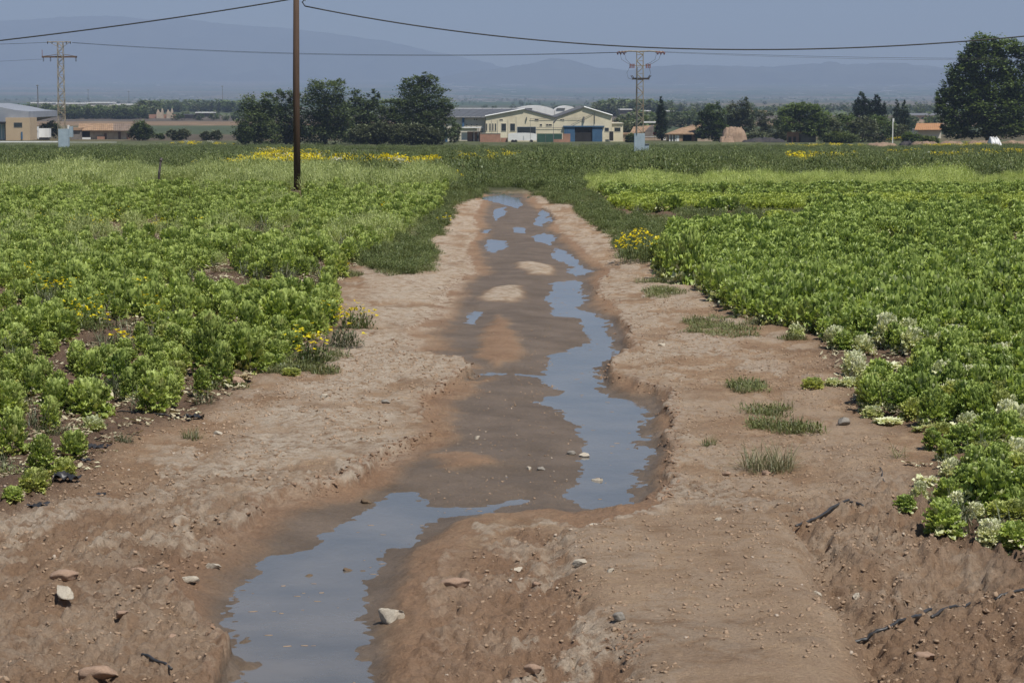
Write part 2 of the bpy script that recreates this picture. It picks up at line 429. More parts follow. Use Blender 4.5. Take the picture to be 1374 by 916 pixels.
bn = nt.nodes.new('ShaderNodeBump'); bn.inputs['Strength'].default_value = 1.0; bn.inputs['Distance'].default_value = .040
hh = mth(nt, 'ADD', mth(nt, 'MULTIPLY', nC, .8), mth(nt, 'ADD', mth(nt, 'MULTIPLY', nB, 1.2), mth(nt, 'MULTIPLY', nD, .55)))
hh = mth(nt, 'MULTIPLY', hh, mth(nt, 'SUBTRACT', 1.0, mth(nt, 'MULTIPLY', sp.outputs[0], .45)))
nt.links.new(hh, bn.inputs['Height']); nt.links.new(bn.outputs[0], b.inputs['Normal'])

me = mesh_np('ground', np.stack([X1, Y1, GZ], 1), Fq, gm, True)
for nm, arr in (('msk', msk), ('far', far)):
    a = me.color_attributes.new(nm, 'FLOAT_COLOR', 'POINT'); a.data.foreach_set('color', arr.astype(np.float32).ravel())
a = me.attributes.new('fld', 'FLOAT', 'POINT'); a.data.foreach_set('value', mf.astype(np.float32))
tag(link('ground', me), kind='structure')
# ---- water lying in the ditch
m, nt, b = nmat('muddy_water'); co = objco(nt)
b.inputs['Base Color'].default_value = (.12, .10, .085, 1); b.inputs['Roughness'].default_value = .025
b.inputs['IOR'].default_value = 1.40
nt.links.new(mixc(nt, ramp(nt, noise(nt, .8, 5, .6, co), .4, .65), (.110, .103, .095), (.165, .148, .130)), b.inputs['Base Color'])
mp = nt.nodes.new('ShaderNodeMapping'); mp.inputs['Scale'].default_value = (1, .45, 1); nt.links.new(co, mp.inputs[0])
bn = nt.nodes.new('ShaderNodeBump'); bn.inputs['Strength'].default_value = .35; bn.inputs['Distance'].default_value = .006
nt.links.new(mth(nt, 'ADD', noise(nt, 6, 4, .6, mp.outputs[0], 1.0), mth(nt, 'MULTIPLY', noise(nt, 30, 3, .5, mp.outputs[0]), .3)), bn.inputs['Height'])
nt.links.new(bn.outputs[0], b.inputs['Normal'])
wv = [(x, y, WZ) for x, y in BED]
me = bpy.data.meshes.new('ditch_water'); me.from_pydata(wv, [], [tuple(range(len(wv)))[::-1]]); me.materials.append(m)
tag(link('ditch_water', me), kind='structure')
# ---- mountains
def range_mesh(name, ridge, Y0, depth, foot_py, seed, col):
    xs = np.linspace(-900, 2300, 620); rp = np.interp(xs, [a for a, _ in ridge], [b_ for _, b_ in ridge])
    rp = rp + 2.6 * fbm(xs * .035, xs * 0, 5, seed, .6)
    V = []; nv = 60
    for j in range(nv):
        t = j / (nv - 1)                              # 0 foot .. 0.8 ridge .. 1 far side
        Y = Y0 + depth * t; u = min(t / .8, 1)
        ztop = (HOR - rp) / F_PX * (Y0 + depth * .8) + CAM_Z
        X = (xs - CX) / F_PX * (Y0 + depth * .5)
        zf = (HOR - foot_py) / F_PX * Y0 + CAM_Z - 25
        n = fbm(X * .0011, np.full_like(X, Y * .0011), 6, seed + 3); n2 = np.abs(fbm(X * .0020, np.full_like(X, Y * .0009), 5, seed + 7))
        z = zf + (ztop - zf) * (u ** 1.15) + (170 * n - 230 * n2 + 50) * math.sin(math.pi * min(u, .999)) ** .8
        z = np.minimum(z, ztop + 0 * z) if t < .8 else ztop - (t - .8) / .2 * 260
        V.append(np.stack([X, np.full_like(X, Y), z], 1))
    V = np.concatenate(V); n = len(xs); ii = np.arange(nv * n).reshape(nv, n)
    Q = np.stack([ii[:-1, :-1], ii[:-1, 1:], ii[1:, 1:], ii[1:, :-1]], -1).reshape(-1, 4)
    mt = surf(name + '_rock', col, tuple(k * .6 for k in col), .0022, 1.0, spec=.05)
    tag(link(name, mesh_np(name, V, Q, mt, True)), kind='structure')
range_mesh('mountain_range', [(-900,60),(-300,38),(0,28),(50,23),(110,22),(160,27),(220,26),(300,34),(350,37),(400,42),(450,48),(500,55),(560,66),(640,82),(700,94),(800,110),(1000,130),(2300,140)], 16500, 4200, 122, 5, (.085, .080, .060))
range_mesh('mountain_foothills', [(-900,150),(350,134),(500,120),(620,100),(680,92),(735,82),(765,83),(800,92),(840,97),(880,90),(960,89),(1050,92),(1110,85),(1150,88),(1210,86),(1260,87),(1330,96),(1500,100),(2300,90)], 14500, 2800, 124, 15, (.095, .090, .060))
# =================================================================== PLANTS (shapes)
def leafset(B, az, e0, e1, L, Wd, nu, nv, ruf=.0, frq=12., cup=.0, rg=rng, prof=.75):
    """N curved leaves as grids nu across, nv along. B (N,3) base points"""
    N = len(B); v = np.linspace(0, 1, nv)[None, :, None]; u = np.linspace(-1, 1, nu)[None, None, :]
    az = az[:, None, None]; e0 = e0[:, None, None]; e1 = e1[:, None, None]; L = L[:, None, None]; Wd = Wd[:, None, None]
    ev = e0 + (e1 - e0) * v; dv = 1 / (nv - 1)
    hs = np.concatenate([np.zeros((N, 1, 1)), np.cumsum(np.cos(ev[:, :-1]) * dv, 1)], 1) * L
    zs = np.concatenate([np.zeros((N, 1, 1)), np.cumsum(np.sin(ev[:, :-1]) * dv, 1)], 1) * L
    wv_ = Wd * np.sin(math.pi * (.12 + .80 * v)) ** prof * .5
    ph = rg.uniform(0, 6.28, (N, 1, 1)); ph2 = rg.uniform(0, 6.28, (N, 1, 1))
    off = ruf * np.abs(u) * np.sin(frq * v + ph + 2.2 * u) + ruf * .6 * v * np.sin(5 * u + ph2) + cup * Wd * u * u
    nx = -np.sin(ev); nz = np.cos(ev)
    h = hs + off * nx; z = zs + off * nz; s_ = u * wv_
    x = B[:, 0, None, None] + h * np.cos(az) - s_ * np.sin(az)
    y = B[:, 1, None, None] + h * np.sin(az) + s_ * np.cos(az)
    z = B[:, 2, None, None] + z + 0 * u
    V = np.stack([x, y, z], -1).reshape(-1, 3)
    ii = np.arange(N * nv * nu).reshape(N, nv, nu)
    Q = np.stack([ii[:, :-1, :-1], ii[:, :-1, 1:], ii[:, 1:, 1:], ii[:, 1:, :-1]], -1).reshape(-1, 4)
    return V, Q
def joinvf(parts):
    V = []; Q = []; C_ = []; o = 0
    for v, q, c_ in parts:
        V.append(v); Q.append(q + o); C_.append(c_); o += len(v)
    return np.concatenate(V), np.concatenate(Q), np.concatenate(C_)
def percol(N, per, tone, age):
    c_ = np.zeros((N, per, 4)); c_[:, :, 0] = tone[:, None]; c_[:, :, 1] = age[:, None]; c_[:, :, 3] = 1
    return c_
M_let = leafmat('lettuce_leaf', (.190, .270, .055), (.580, .680, .210), (.60, .56, .24), .38, .45)
M_let2 = leafmat('lettuce_leaf_deep', (.130, .215, .040), (.510, .620, .180), (.86, .86, .60), .38, .42)
M_pale = leafmat('lettuce_leaf_pale', (.52, .58, .24), (.88, .89, .64), (.86, .82, .64), .3, .4)
M_dry = leafmat('lettuce_leaf_withered', (.24, .17, .09), (.44, .36, .22), (.2, .13, .07), .15, .6)
def lettuce(kind, seed, lod=0):
    rg = np.random.default_rng(seed)
    if kind == 'tall': N, H, Rr, Lm, Wm = 165, .30, .090, .090, .072
    elif kind == 'round': N, H, Rr, Lm, Wm = 165, .21, .110, .095, .076
    elif kind == 'frilly': N, H, Rr, Lm, Wm = 140, .28, .090, .120, .088
    elif kind == 'flat': N, H, Rr, Lm, Wm = 46, .07, .09, .17, .13
    nu, nv = (5, 5) if kind != 'flat' else (5, 6)
    N = int(N * 1.25) if kind != 'flat' else N; Lm *= .88; Wm *= .80
    if lod: N = int(N * .85); nu, nv = 3, 3; Lm *= 1.05; Wm *= 1.0
    if lod > 1: N = int(N * .6); Lm *= 1.1; Wm *= 1.1
    t = np.sort(rg.uniform(0, 1, N)) ** .85
    az = np.arange(N) * 2.39996 + rg.normal(0, .3, N)
    bulge = np.sin(math.pi * (.24 + .60 * t ** 1.6)) ** .7
    rad = Rr * bulge * rg.uniform(.5, 1.15, N)
    B = np.stack([rad * np.cos(az), rad * np.sin(az), .01 + t * H * .92 - .02], 1)
    if kind == 'flat': e0 = rg.uniform(.1, .9, N); e1 = e0 - rg.uniform(.5, 1.2, N)
    else:
        e0 = -.15 + 1.5 * t + rg.normal(0, .18, N); e1 = e0 + rg.uniform(-.8, .5, N)
    L = Lm * (1 - .40 * t) * rg.uniform(.8, 1.25, N); Wd = Wm * rg.uniform(.8, 1.2, N) * (1 - .25 * t)
    ruf = .017 if kind == 'frilly' else .012
    V, Q = leafset(B, az, e0, e1, L, Wd, nu, nv, ruf * (1 + .3 * lod), 13 if not lod else 7, .12, rg)
    lean = rg.normal(0, .10, 2); V[:, 0] += V[:, 2] * lean[0]; V[:, 1] += V[:, 2] * lean[1]
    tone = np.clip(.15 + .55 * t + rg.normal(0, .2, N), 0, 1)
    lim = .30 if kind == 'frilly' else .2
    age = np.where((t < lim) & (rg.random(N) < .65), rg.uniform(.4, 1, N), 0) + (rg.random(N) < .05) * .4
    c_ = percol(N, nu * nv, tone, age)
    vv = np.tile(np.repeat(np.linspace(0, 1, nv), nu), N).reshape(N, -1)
    c_[:, :, 0] = np.clip(c_[:, :, 0] + .50 * (vv - .45), 0, 1)  # tips coloured paler to imitate highlights on the leaves
    if kind == 'frilly': c_[:, :, 1] = np.clip(c_[:, :, 1] + .35 * np.clip(.35 - vv, 0, 1), 0, 1)
    V[:, 2] = np.maximum(V[:, 2], -.03)
    return V, Q, c_.reshape(-1, 4)
def blades(N, H, Rr, wd, seed, spread=.5, nv=4, tone=(.2, .9), curl=.6):
    rg = np.random.default_rng(seed); az = rg.uniform(0, 6.283, N); rad = Rr * np.sqrt(rg.random(N)); a2 = rg.uniform(0, 6.283, N)
    B = np.stack([rad * np.cos(a2), rad * np.sin(a2), np.full(N, -.02)], 1)
    e0 = 1.5 - rg.random(N) * spread; e1 = e0 - rg.random(N) * curl * 2
    V, Q = leafset(B, az, e0, e1, H * rg.uniform(.5, 1.1, N), np.full(N, wd) * rg.uniform(.6, 1.3, N), 2, nv, 0, 1, 0, rg, 1.0)
    return V, Q, percol(N, 2 * nv, rg.uniform(tone[0], tone[1], N), (rg.random(N) < .12) * rg.uniform(.3, .9, N)).reshape(-1, 4)
def bushy(N, rx, rz, s, seed, tone=(.1, .9), base=.0, up=.35, flat=1.0):
    """leafy mound: small leaves through a dome"""
    rg = np.random.default_rng(seed)
    d = rg.normal(size=(N, 3)); d /= np.linalg.norm(d, axis=1)[:, None]; d[:, 2] = np.abs(d[:, 2])
    r = rg.uniform(.35, 1, N) ** .6 * (1 + .22 * np.sin(3 * np.arctan2(d[:, 1], d[:, 0]) + seed) + rg.normal(0, .1, N))
    B = np.stack([d[:, 0] * rx * r, d[:, 1] * rx * r, base + d[:, 2] * rz * r], 1)
    az = np.arctan2(d[:, 1], d[:, 0]) + rg.normal(0, .9, N); e0 = up + rg.normal(0, .6, N); e1 = e0 - .5
    V, Q = leafset(B, az, e0, e1, s * rg.uniform(.6, 1.5, N), s * .55 * rg.uniform(.6, 1.3, N) * flat, 2, 3, 0, 1, 0, rg, 1.0)
    t = np.clip(rg.uniform(tone[0], tone[1], N), 0, 1)
    return V, Q, percol(N, 6, t, (rg.random(N) < .06) * .6).reshape(-1, 4)
def discs(P, r, seed, tilt=.5, n=6, tone=(.2, 1)):
    """small flower heads as six-petalled rosettes (fans of narrow quads)"""
    rg = np.random.default_rng(seed); N = len(P); k = 5
    az = (np.arange(k)[None] * 2 * math.pi / k + rg.uniform(0, 6.28, (N, 1))).ravel()
    B = np.repeat(P, k, 0); rr = np.repeat(r * rg.uniform(.7, 1.2, N), k)
    e = np.tile(rg.normal(.15, .35, (N, k)).ravel(), 1)
    V, Q = leafset(B, az, e, e - .2, rr, rr * .95, 2, 3, 0, 1, 0, rg, .6)
    return V, Q, percol(N * k, 6, np.repeat(rg.uniform(tone[0], tone[1], N), k), np.zeros(N * k)).reshape(-1, 4)
def proto(name, V, Q, c_, mat):
    return bpy.data.objects.new(name, mesh_np(name, V, Q, mat, False, c_))
def scatter(name, P, protos, scl, rz, idx_, label=None, cat=None, tilt=None, kind='stuff'):
    """one 'stuff' object whose points carry copies of the given plants"""
    n = len(P); me = bpy.data.meshes.new(name); me.vertices.add(n)
    me.vertices.foreach_set('co', np.asarray(P, np.float32).ravel())
    a = me.attributes.new('scl', 'FLOAT_VECTOR', 'POINT'); s3 = np.asarray(scl, np.float32)
    if s3.ndim == 1: s3 = np.stack([s3, s3, s3], 1)
    a.data.foreach_set('vector', s3.ravel())
    a = me.attributes.new('rot', 'FLOAT_VECTOR', 'POINT')
    rr = np.zeros((n, 3), np.float32); rr[:, 2] = rz
    if tilt is not None: rr[:, 0] = tilt * rng.normal(size=n); rr[:, 1] = tilt * rng.normal(size=n)
    a.data.foreach_set('vector', rr.ravel())
    a = me.attributes.new('idx', 'INT', 'POINT'); a.data.foreach_set('value', np.asarray(idx_, np.int32))
    ng = bpy.data.node_groups.new(name, 'GeometryNodeTree')
    ng.interface.new_socket('Geometry', in_out='INPUT', socket_type='NodeSocketGeometry')
    ng.interface.new_socket('Geometry', in_out='OUTPUT', socket_type='NodeSocketGeometry')
    N = ng.nodes; Lk = ng.links; gi = N.new('NodeGroupInput'); go = N.new('NodeGroupOutput')
    ip = N.new('GeometryNodeInstanceOnPoints'); jg = N.new('GeometryNodeJoinGeometry')
    for p in reversed(protos):      # the join lists its last link first
        oi = N.new('GeometryNodeObjectInfo'); oi.inputs['Object'].default_value = p; oi.inputs['As Instance'].default_value = True
        Lk.new(oi.outputs['Geometry'], jg.inputs[0])
    def na(nm, ty):
        q = N.new('GeometryNodeInputNamedAttribute'); q.data_type = ty; q.inputs[0].default_value = nm; return q.outputs['Attribute']
    Lk.new(gi.outputs[0], ip.inputs['Points']); Lk.new(jg.outputs[0], ip.inputs['Instance'])
    ip.inputs['Pick Instance'].default_value = True
    Lk.new(na('idx', 'INT'), ip.inputs['Instance Index'])
    Lk.new(na('rot', 'FLOAT_VECTOR'), ip.inputs['Rotation']); Lk.new(na('scl', 'FLOAT_VECTOR'), ip.inputs['Scale'])
    Lk.new(ip.outputs[0], go.inputs[0])
    o = link(name, me); md = o.modifiers.new('scatter', 'NODES'); md.node_group = ng
    return tag(o, label, cat, kind=kind)
def grid_in(poly, sx, sy, rot, jit, rg, ylim=None, xlim=None):
    P = np.array(poly); c0 = P.mean(0); rad = np.abs(P - c0).max() * 1.5
    if xlim: rad = max(xlim, 60)
    a = np.arange(-rad, rad, sx); b_ = np.arange(-rad, rad, sy); A, B_ = np.meshgrid(a, b_)
    A = A.ravel(); B_ = B_.ravel(); A = A + rg.normal(0, jit, A.shape); B_ = B_ + rg.normal(0, jit, B_.shape)
    x = c0[0] + A * math.cos(rot) - B_ * math.sin(rot); y = c0[1] + A * math.sin(rot) + B_ * math.cos(rot)
    k = (np.abs(x) < .232 * y + 2.5) & (y > 12)
    if ylim: k &= (y > ylim[0]) & (y < ylim[1])
    x, y = x[k], y[k]; k = inpoly(x, y, poly); return x[k], y[k]
def rand_in(poly, dens, rg, ylim=None, view=True):
    P = np.array(poly); x0, y0 = P.min(0); x1, y1 = P.max(0)
    if view: x0 = max(x0, -.232 * y1 - 2); x1 = min(x1, .232 * y1 + 2)
    n = int((x1 - x0) * (y1 - y0) * dens); x = rg.uniform(x0, x1, n); y = rg.uniform(y0, y1, n)
    k = inpoly(x, y, poly)
    if view: k &= (np.abs(x) < .232 * y + 2.5)
    return x[k], y[k]
# =================================================================== LETTUCES
near_meshes = {}
def lmesh(kd, sd, mt):
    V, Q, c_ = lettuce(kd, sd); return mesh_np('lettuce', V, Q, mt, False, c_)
for kd, mt in (('tall', M_let), ('round', M_let), ('frilly', M_let2)):
    near_meshes[kd] = [lmesh(kd, 100 + 7 * i + len(kd), mt) for i in range(6)]
near_meshes['pale'] = [lmesh('flat', 300, M_pale), lmesh('round', 301, M_pale), lmesh('frilly', 302, M_pale), lmesh('flat', 303, M_pale)]
near_meshes['yellow'] = []
for i in range(2):
    V, Q, c_ = lettuce('round', 330 + i); c_[:, 1] = np.clip(c_[:, 1] + .35, 0, 1)
    near_meshes['yellow'].append(mesh_np('lettuce', V, Q, M_let, False, c_))
V, Q, c_ = lettuce('flat', 340); near_meshes['dry'] = [mesh_np('lettuce', V, Q, M_dry, False, c_)]
BASE_R = {'tall': .31, 'round': .35, 'frilly': .33, 'pale': .44, 'yellow': .34, 'dry': .40}
n_let = 0; taken = []
def put_lettuce(x, y, s, kd, label, group=None, hs=1.0, tilt=(0, 0)):
    global n_let
    o = bpy.data.objects.new('lettuce', near_meshes[kd][random.randrange(len(near_meshes[kd]))]); COL.objects.link(o)
    o.location = (x, y, gz(x, y) + .0); o.scale = (s, s, s * hs); o.rotation_euler = (tilt[0], tilt[1], random.uniform(0, 6.28))
    tag(o, label, 'lettuce', group); n_let += 1; taken.append((x, y)); return o
# hand placed: photograph column, foot row, width there, kind, height factor, label
HAND = [
 (43,531,30,'round',1.5,'neat oval lettuce alone in bare soil near the left edge'),
 (7,520,24,'round',1.3,'small lettuce cut by the left edge beside the neat oval one'),
 (8,566,42,'tall',1.0,'broad tall lettuce cut by the left edge above the yellow footed one'),
 (27,562,24,'yellow',1.0,'small yellowish lettuce right of the broad edge lettuce'),
 (15,615,40,'tall',1.2,'large lettuce at the left edge with yellow leaves at its foot'),
 (76,552,46,'round',1.0,'wide low lettuce left of the biggest clump in the near left row'),
 (124,556,56,'round',1.05,'widest lettuce of the near left row, with weeds at its right'),
 (120,512,36,'round',1.3,'upright lettuce with bare soil on its left, behind the widest one'),
 (67,585,26,'tall',1.3,'narrow lettuce standing above the bright round one'),
 (97,611,36,'round',1.2,'bright round lettuce above the black plastic scrap'),
 (127,572,38,'pale',1.0,'pale yellow collapsed lettuce in front of the widest one'),
 (55,640,36,'tall',1.1,'tall dark lettuce leaning behind the yellow footed front plant'),
 (84,636,32,'yellow',.9,'loose lettuce directly left of the black plastic heap'),
 (45,662,40,'yellow',.9,'front lettuce with a ring of yellow lower leaves'),
 (17,678,27,'round',.8,'smallest lettuce, foremost at the lower left edge'),
 (174,539,26,'tall',1.2,'slim lettuce left of the pair beside the black hose end'),
 (160,521,38,'frilly',1.0,'open lettuce with white ribs showing'),
 (191,520,20,'round',1.0,'little lettuce head behind the slim one'),
 (224,512,25,'round',1.2,'ball shaped lettuce standing over the hose end pair'),
 (204,556,42,'tall',1.0,'broad lettuce at the end of the row by the black hose'),
 (229,545,24,'tall',1.3,'narrow dark lettuce touching the hose end one on its right'),
 (280,503,44,'tall',1.35,'tallest lettuce at the field corner, three heads grown together'),
 (302,472,30,'round',1.2,'lettuce head peeping over the tall corner one'),
 (295,520,34,'tall',1.3,'cone shaped lettuce at the very corner of the left field'),
 (331,500,52,'round',1.2,'wide domed lettuce right of the cone shaped corner one'),
 (321,515,28,'dry',1.0,'withered brown lettuce leaning on a stone at the field corner'),
 (372,491,34,'round',.7,'low lettuce beside the yellow daisies at the field edge'),
 (391,503,24,'yellow',.5,'flat seedling lettuce outside the field edge'),
 (386,450,62,'round',1.1,'huge round lettuce bush at the edge of the left field'),
 (420,428,36,'round',1.0,'outermost lettuce right of the huge round bush'),
 (1270,617,22,'frilly',1.0,'small lettuce beside the curl of black hose'),
 (1304,646,30,'frilly',1.2,'dark upright lettuce behind the pale ones at lower right'),
 (1275,643,32,'pale',1.4,'pale lettuce left of the dark upright one'),
 (1273,676,32,'frilly',.9,'grey green lettuce in the column at the lower right corner patch'),
 (1269,716,42,'frilly',.8,'lettuce with a deep black shadow at its foot'),
 (1326,690,58,'frilly',.95,'biggest lettuce of the lower right corner patch'),
 (1364,690,38,'frilly',1.0,'lettuce cut by the right edge beside the biggest one'),
 (1308,700,30,'pale',1.0,'pale ribbed lettuce between the two front ones at right'),
 (1330,727,44,'pale',.9,'foremost pale lettuce lying flat at lower right'),
 (1366,708,38,'yellow',.7,'yellowish lettuce at the right edge over the flat pale one'),
 (1337,644,32,'frilly',1.0,'mid green lettuce behind the biggest corner one'),
 (1364,618,40,'pale',1.2,'whitish wilted lettuce at the right edge, upper of two'),
 (1364,652,42,'pale',1.2,'whitish wilted lettuce at the right edge, lower of two'),
 (1243,652,30,'pale',1.6,'bolted lettuce lying over, whitish top to the right'),
 (1233,668,26,'pale',1.2,'leafy lower stem of the lettuce lying over'),
 (1215,685,24,'frilly',.6,'grey green leaf tuft left of the fallen lettuce'),
 (1090,522,26,'yellow',.6,'yellow green lettuce rosette out on bare soil'),
 (1118,519,24,'pale',.7,'pale rosette right of the yellow green one on bare soil'),
 (1140,520,28,'pale',.8,'collapsed whitish lettuce at the tip of the bare soil strip'),
 (1152,507,24,'pale',1.5,'white ribbed lettuce standing at the field corner'),
 (1193,500,32,'pale',1.0,'whitish lettuce in the first gap of the right field'),
 (1222,502,34,'pale',1.1,'whitish lettuce right of the first gap of the right field'),
 (1170,560,32,'pale',.8,'flat pale lettuce at the near edge of the right field'),
 (1192,568,36,'pale',.8,'cream coloured lettuce fallen open at the near edge'),
 (1226,566,32,'yellow',.9,'yellow green lettuce ending the pale edge row'),
 (1302,582,40,'pale',1.2,'white wilted lettuce clump in the middle of the right field gap'),
 (1285,575,30,'pale',.9,'small pale lettuce left of the white clump'),
 (1069,452,26,'pale',.8,'pale lower leaves of a lettuce hanging by the dark shadow'),
 (893,372,26,'frilly',1.6,'single tall lettuce standing apart by the yellow flower bush'),
 (926,380,34,'frilly',1.5,'first tall lettuce of the right field behind the lone one'),
]
for i_, (px, py, wpx, kd) in enumerate(((1290,603,34,'frilly'),(1322,606,36,'frilly'),(1345,612,30,'pale'),(1318,622,34,'yellow'),(1295,662,34,'frilly'),(1320,660,40,'frilly'),(1345,668,40,'frilly'),(1372,672,40,'frilly'),(1290,690,36,'pale'),(1345,705,40,'yellow'),
 (1255,600,24,'frilly'),(1372,640,34,'yellow'),(1350,592,40,'frilly'),(1372,600,36,'frilly'),(1320,592,34,'frilly'),(1368,735,44,'frilly'),(1340,632,34,'frilly'),(1215,560,34,'frilly'),(1240,578,30,'pale'),(1262,588,30,'yellow'),(1180,548,34,'frilly'),(1170,530,34,'frilly'),(1208,546,30,'frilly'),(1262,560,34,'frilly'),(1300,556,36,'frilly'),(1240,540,34,'frilly'))):
    x, y = at(px, py, 0)
    put_lettuce(x, y, wpx / F_PX * y / BASE_R[kd] * 1.25, kd, {'frilly': 'green frilly', 'pale': 'whitish wilted', 'yellow': 'yellowish'}[kd] + ' lettuce in the tangled patch at the lower right corner of the field', 'tangled lettuces of the lower right patch', random.uniform(.8, 1.1), (random.gauss(0, .15), random.gauss(0, .15)))
for px, py, wpx, kd, hs, lab in HAND:
    x, y = at(px, py, 0); s = wpx / F_PX * y / BASE_R[kd] * (1.15 if px < 700 else 1.28)
    put_lettuce(x, y, s, kd, lab, None, hs * (1.22 if kd not in ('pale', 'dry') else 1.0))
rg = np.random.default_rng(21)
lx, ly = grid_in(FIELD_L, .34, .32, .22, .06, rg, (24, 92))
nn = fbm(lx * .55, ly * .3, 3, 101)
px_l = CX + F_PX * lx / ly; py_l = HOR + F_PX * CAM_Z / ly
gapn = fbm(lx * 1.0, ly * .20, 3, 131)
keep = (gapn > -.17 - .25 * sm((330 - py_l) / 60)) & (rg.random(len(lx)) < np.clip(1.02 + 1.0 * nn + np.clip((420 - py_l) / 260, -.35, .4), .25, 1)) & (rg.random(len(lx)) < np.where(py_l > 485, .55, 1)) & (py_l < 545)
# bare streaks
keep &= rg.random(len(lx)) < np.where(py_l > 375, .80, 1)
keep &= ~((np.abs(py_l - 432) < 5) & (px_l > 180) & (px_l < 320))
lx, ly = lx[keep], ly[keep]
rx, ry = grid_in(FIELD_R, .30, .30, -.18, .055, rg, (19, 74))
px_r = CX + F_PX * rx / ry; py_r = HOR + F_PX * CAM_Z / ry
nn = fbm(rx * .6, ry * .35, 3, 111)
keep = (fbm(rx * 1.0, ry * .22, 3, 137) > -.30) & (rg.random(len(rx)) < np.clip(1.0 + .9 * nn, .35, 1))
keep &= (py_r < 584) & ~((py_r > 286) & (py_r < 309) & (px_r < 1080)) & ~((py_r > 280) & (py_r < 296) & (nn < .1))
keep &= ~((np.abs(py_r - 505) < 8) & (px_r > 1180) & (px_r < 1235))
rx, ry = rx[keep], ry[keep]
allx = np.concatenate([lx, rx]); ally = np.concatenate([ly, ry]); side = np.concatenate([np.zeros(len(lx), int), np.ones(len(rx), int)])
tk = np.array(taken); dmin = np.full(len(allx), 9.0)
for tx, ty in taken: dmin = np.minimum(dmin, np.hypot(allx - tx, ally - ty))
k = dmin > .24; allx, ally, side = allx[k], ally[k], side[k]
k = ~((np.abs(allx - XA(399, 92, 250) * ally / 92) < .42) & (ally > 80) & (ally < 92.4)); allx, ally, side = allx[k], ally[k], side[k]
vis = np.abs(allx) < .2125 * ally
order = np.argsort(ally + (~vis) * 1e4); n_ind = 298 - n_let
sel = order[:n_ind]; rest = order[n_ind:]
zz = gzs(allx, ally)
def near_label(x_, y_, s_):
    px_ = CX + F_PX * x_ / y_; py_ = HOR + F_PX * CAM_Z / y_
    if s_ == 0:
        a_ = 'at the left edge' if px_ < 110 else 'midway along the field' if px_ < 250 else 'nearest the ditch bank'
        b_ = 'front rows' if py_ > 450 else 'rows behind the front ones'
        g_ = 'left field lettuces, %s, %s' % (b_, a_); return 'round green lettuce in the %s, %s' % (b_, a_), 'lettuce', g_
    a_ = 'along the bare soil' if px_ < 1200 else 'in the middle' if px_ < 1300 else 'at the right edge'
    b_ = 'foremost' if py_ > 530 else 'second' if py_ > 490 else 'rear'
    g_ = 'right field lettuces, %s part, %s' % (b_, a_); return 'frilly lettuce, %s part of right field, %s' % (b_, a_), 'lettuce', g_
for i in sel:
    s_ = side[i]; r_ = random.random()
    kd = ('tall' if r_ < .5 else 'round' if r_ < .93 else 'yellow') if s_ == 0 else ('frilly' if r_ < .93 else 'yellow' if r_ < .97 else 'pale')
    if s_ == 1 and HOR + F_PX * CAM_Z / ally[i] > 465 and random.random() < .42: kd = random.choice(('pale', 'yellow', 'pale'))
    o = bpy.data.objects.new('lettuce', near_meshes[kd][random.randrange(len(near_meshes[kd]))]); COL.objects.link(o)
    s = random.uniform(.66, 1.12) * (1.0 if s_ == 0 else 1.10)
    o.location = (allx[i], ally[i], zz[i]); o.scale = (s, s, s * random.uniform(1.0, 1.4)); o.rotation_euler = (random.gauss(0, .1), random.gauss(0, .1), random.uniform(0, 6.28))
    tag(o, *near_label(allx[i], ally[i], s_))
PL = [proto('plant', *lettuce(kd, 400 + 3 * i + len(kd), 1), mt) for kd, mt in (('tall', M_let), ('round', M_let), ('frilly', M_let2)) for i in range(2)]
PL2 = [proto('plant', *lettuce(kd, 450 + 3 * i + len(kd), 2), mt) for kd, mt in (('tall', M_let), ('round', M_let), ('frilly', M_let2)) for i in range(2)]
sd_ = side[rest]; n = len(rest)
ix = np.where(sd_ == 0, rng.integers(0, 4, n), 4 + rng.integers(0, 2, n)); vs = 1 + .30 * fbm(allx[rest] * .5, ally[rest] * .3, 3, 141)
far_ = ally[rest] > 48
hs = vs * rng.uniform(.70, 1.15, n) * np.where(sd_ == 1, 1.1, 1.05)
for nm, q, PR, lb in (('lettuce_rows', ~far_, PL, 'rows of green lettuce filling the middle of both fields'), ('far_lettuce_rows', far_, PL2, 'far rows of green lettuce running to the feathery band')):
    ii = rest[q]; s3 = np.stack([hs[q], hs[q], hs[q] * rng.uniform(.95, 1.5, q.sum())], 1)
    scatter(nm, np.stack([allx[ii], ally[ii], zz[ii]], 1), PR, s3, rng.uniform(0, 6.28, q.sum()), ix[q], lb, 'lettuce', .09)
# bright yellow green row at the right, beyond the dark gap
M_bright = leafmat('young_lettuce_leaf', (.25, .33, .045), (.58, .66, .16), (.6, .6, .2), .35)
PB = [proto('plant', *lettuce('round', 470 + i, 2), M_bright) for i in range(3)]
x, y = rand_in(PG([(818,271),(1600,271),(1600,284),(1374,283),(1100,283),(865,285),(826,280)]), 14, rg)
x2, y2 = rand_in(PG([(1030,297),(1180,300),(1180,308),(1030,305)]), 12, rg)
x = np.concatenate([x, x2]); y = np.concatenate([y, y2])
scatter('young_lettuce_rows', np.stack([x, y, gzs(x, y)], 1), PB, rng.uniform(1.0, 1.4, len(x)), rng.uniform(0, 6.28, len(x)), rng.integers(0, 3, len(x)), 'bright yellow green row of young lettuce across the right field', 'lettuce')
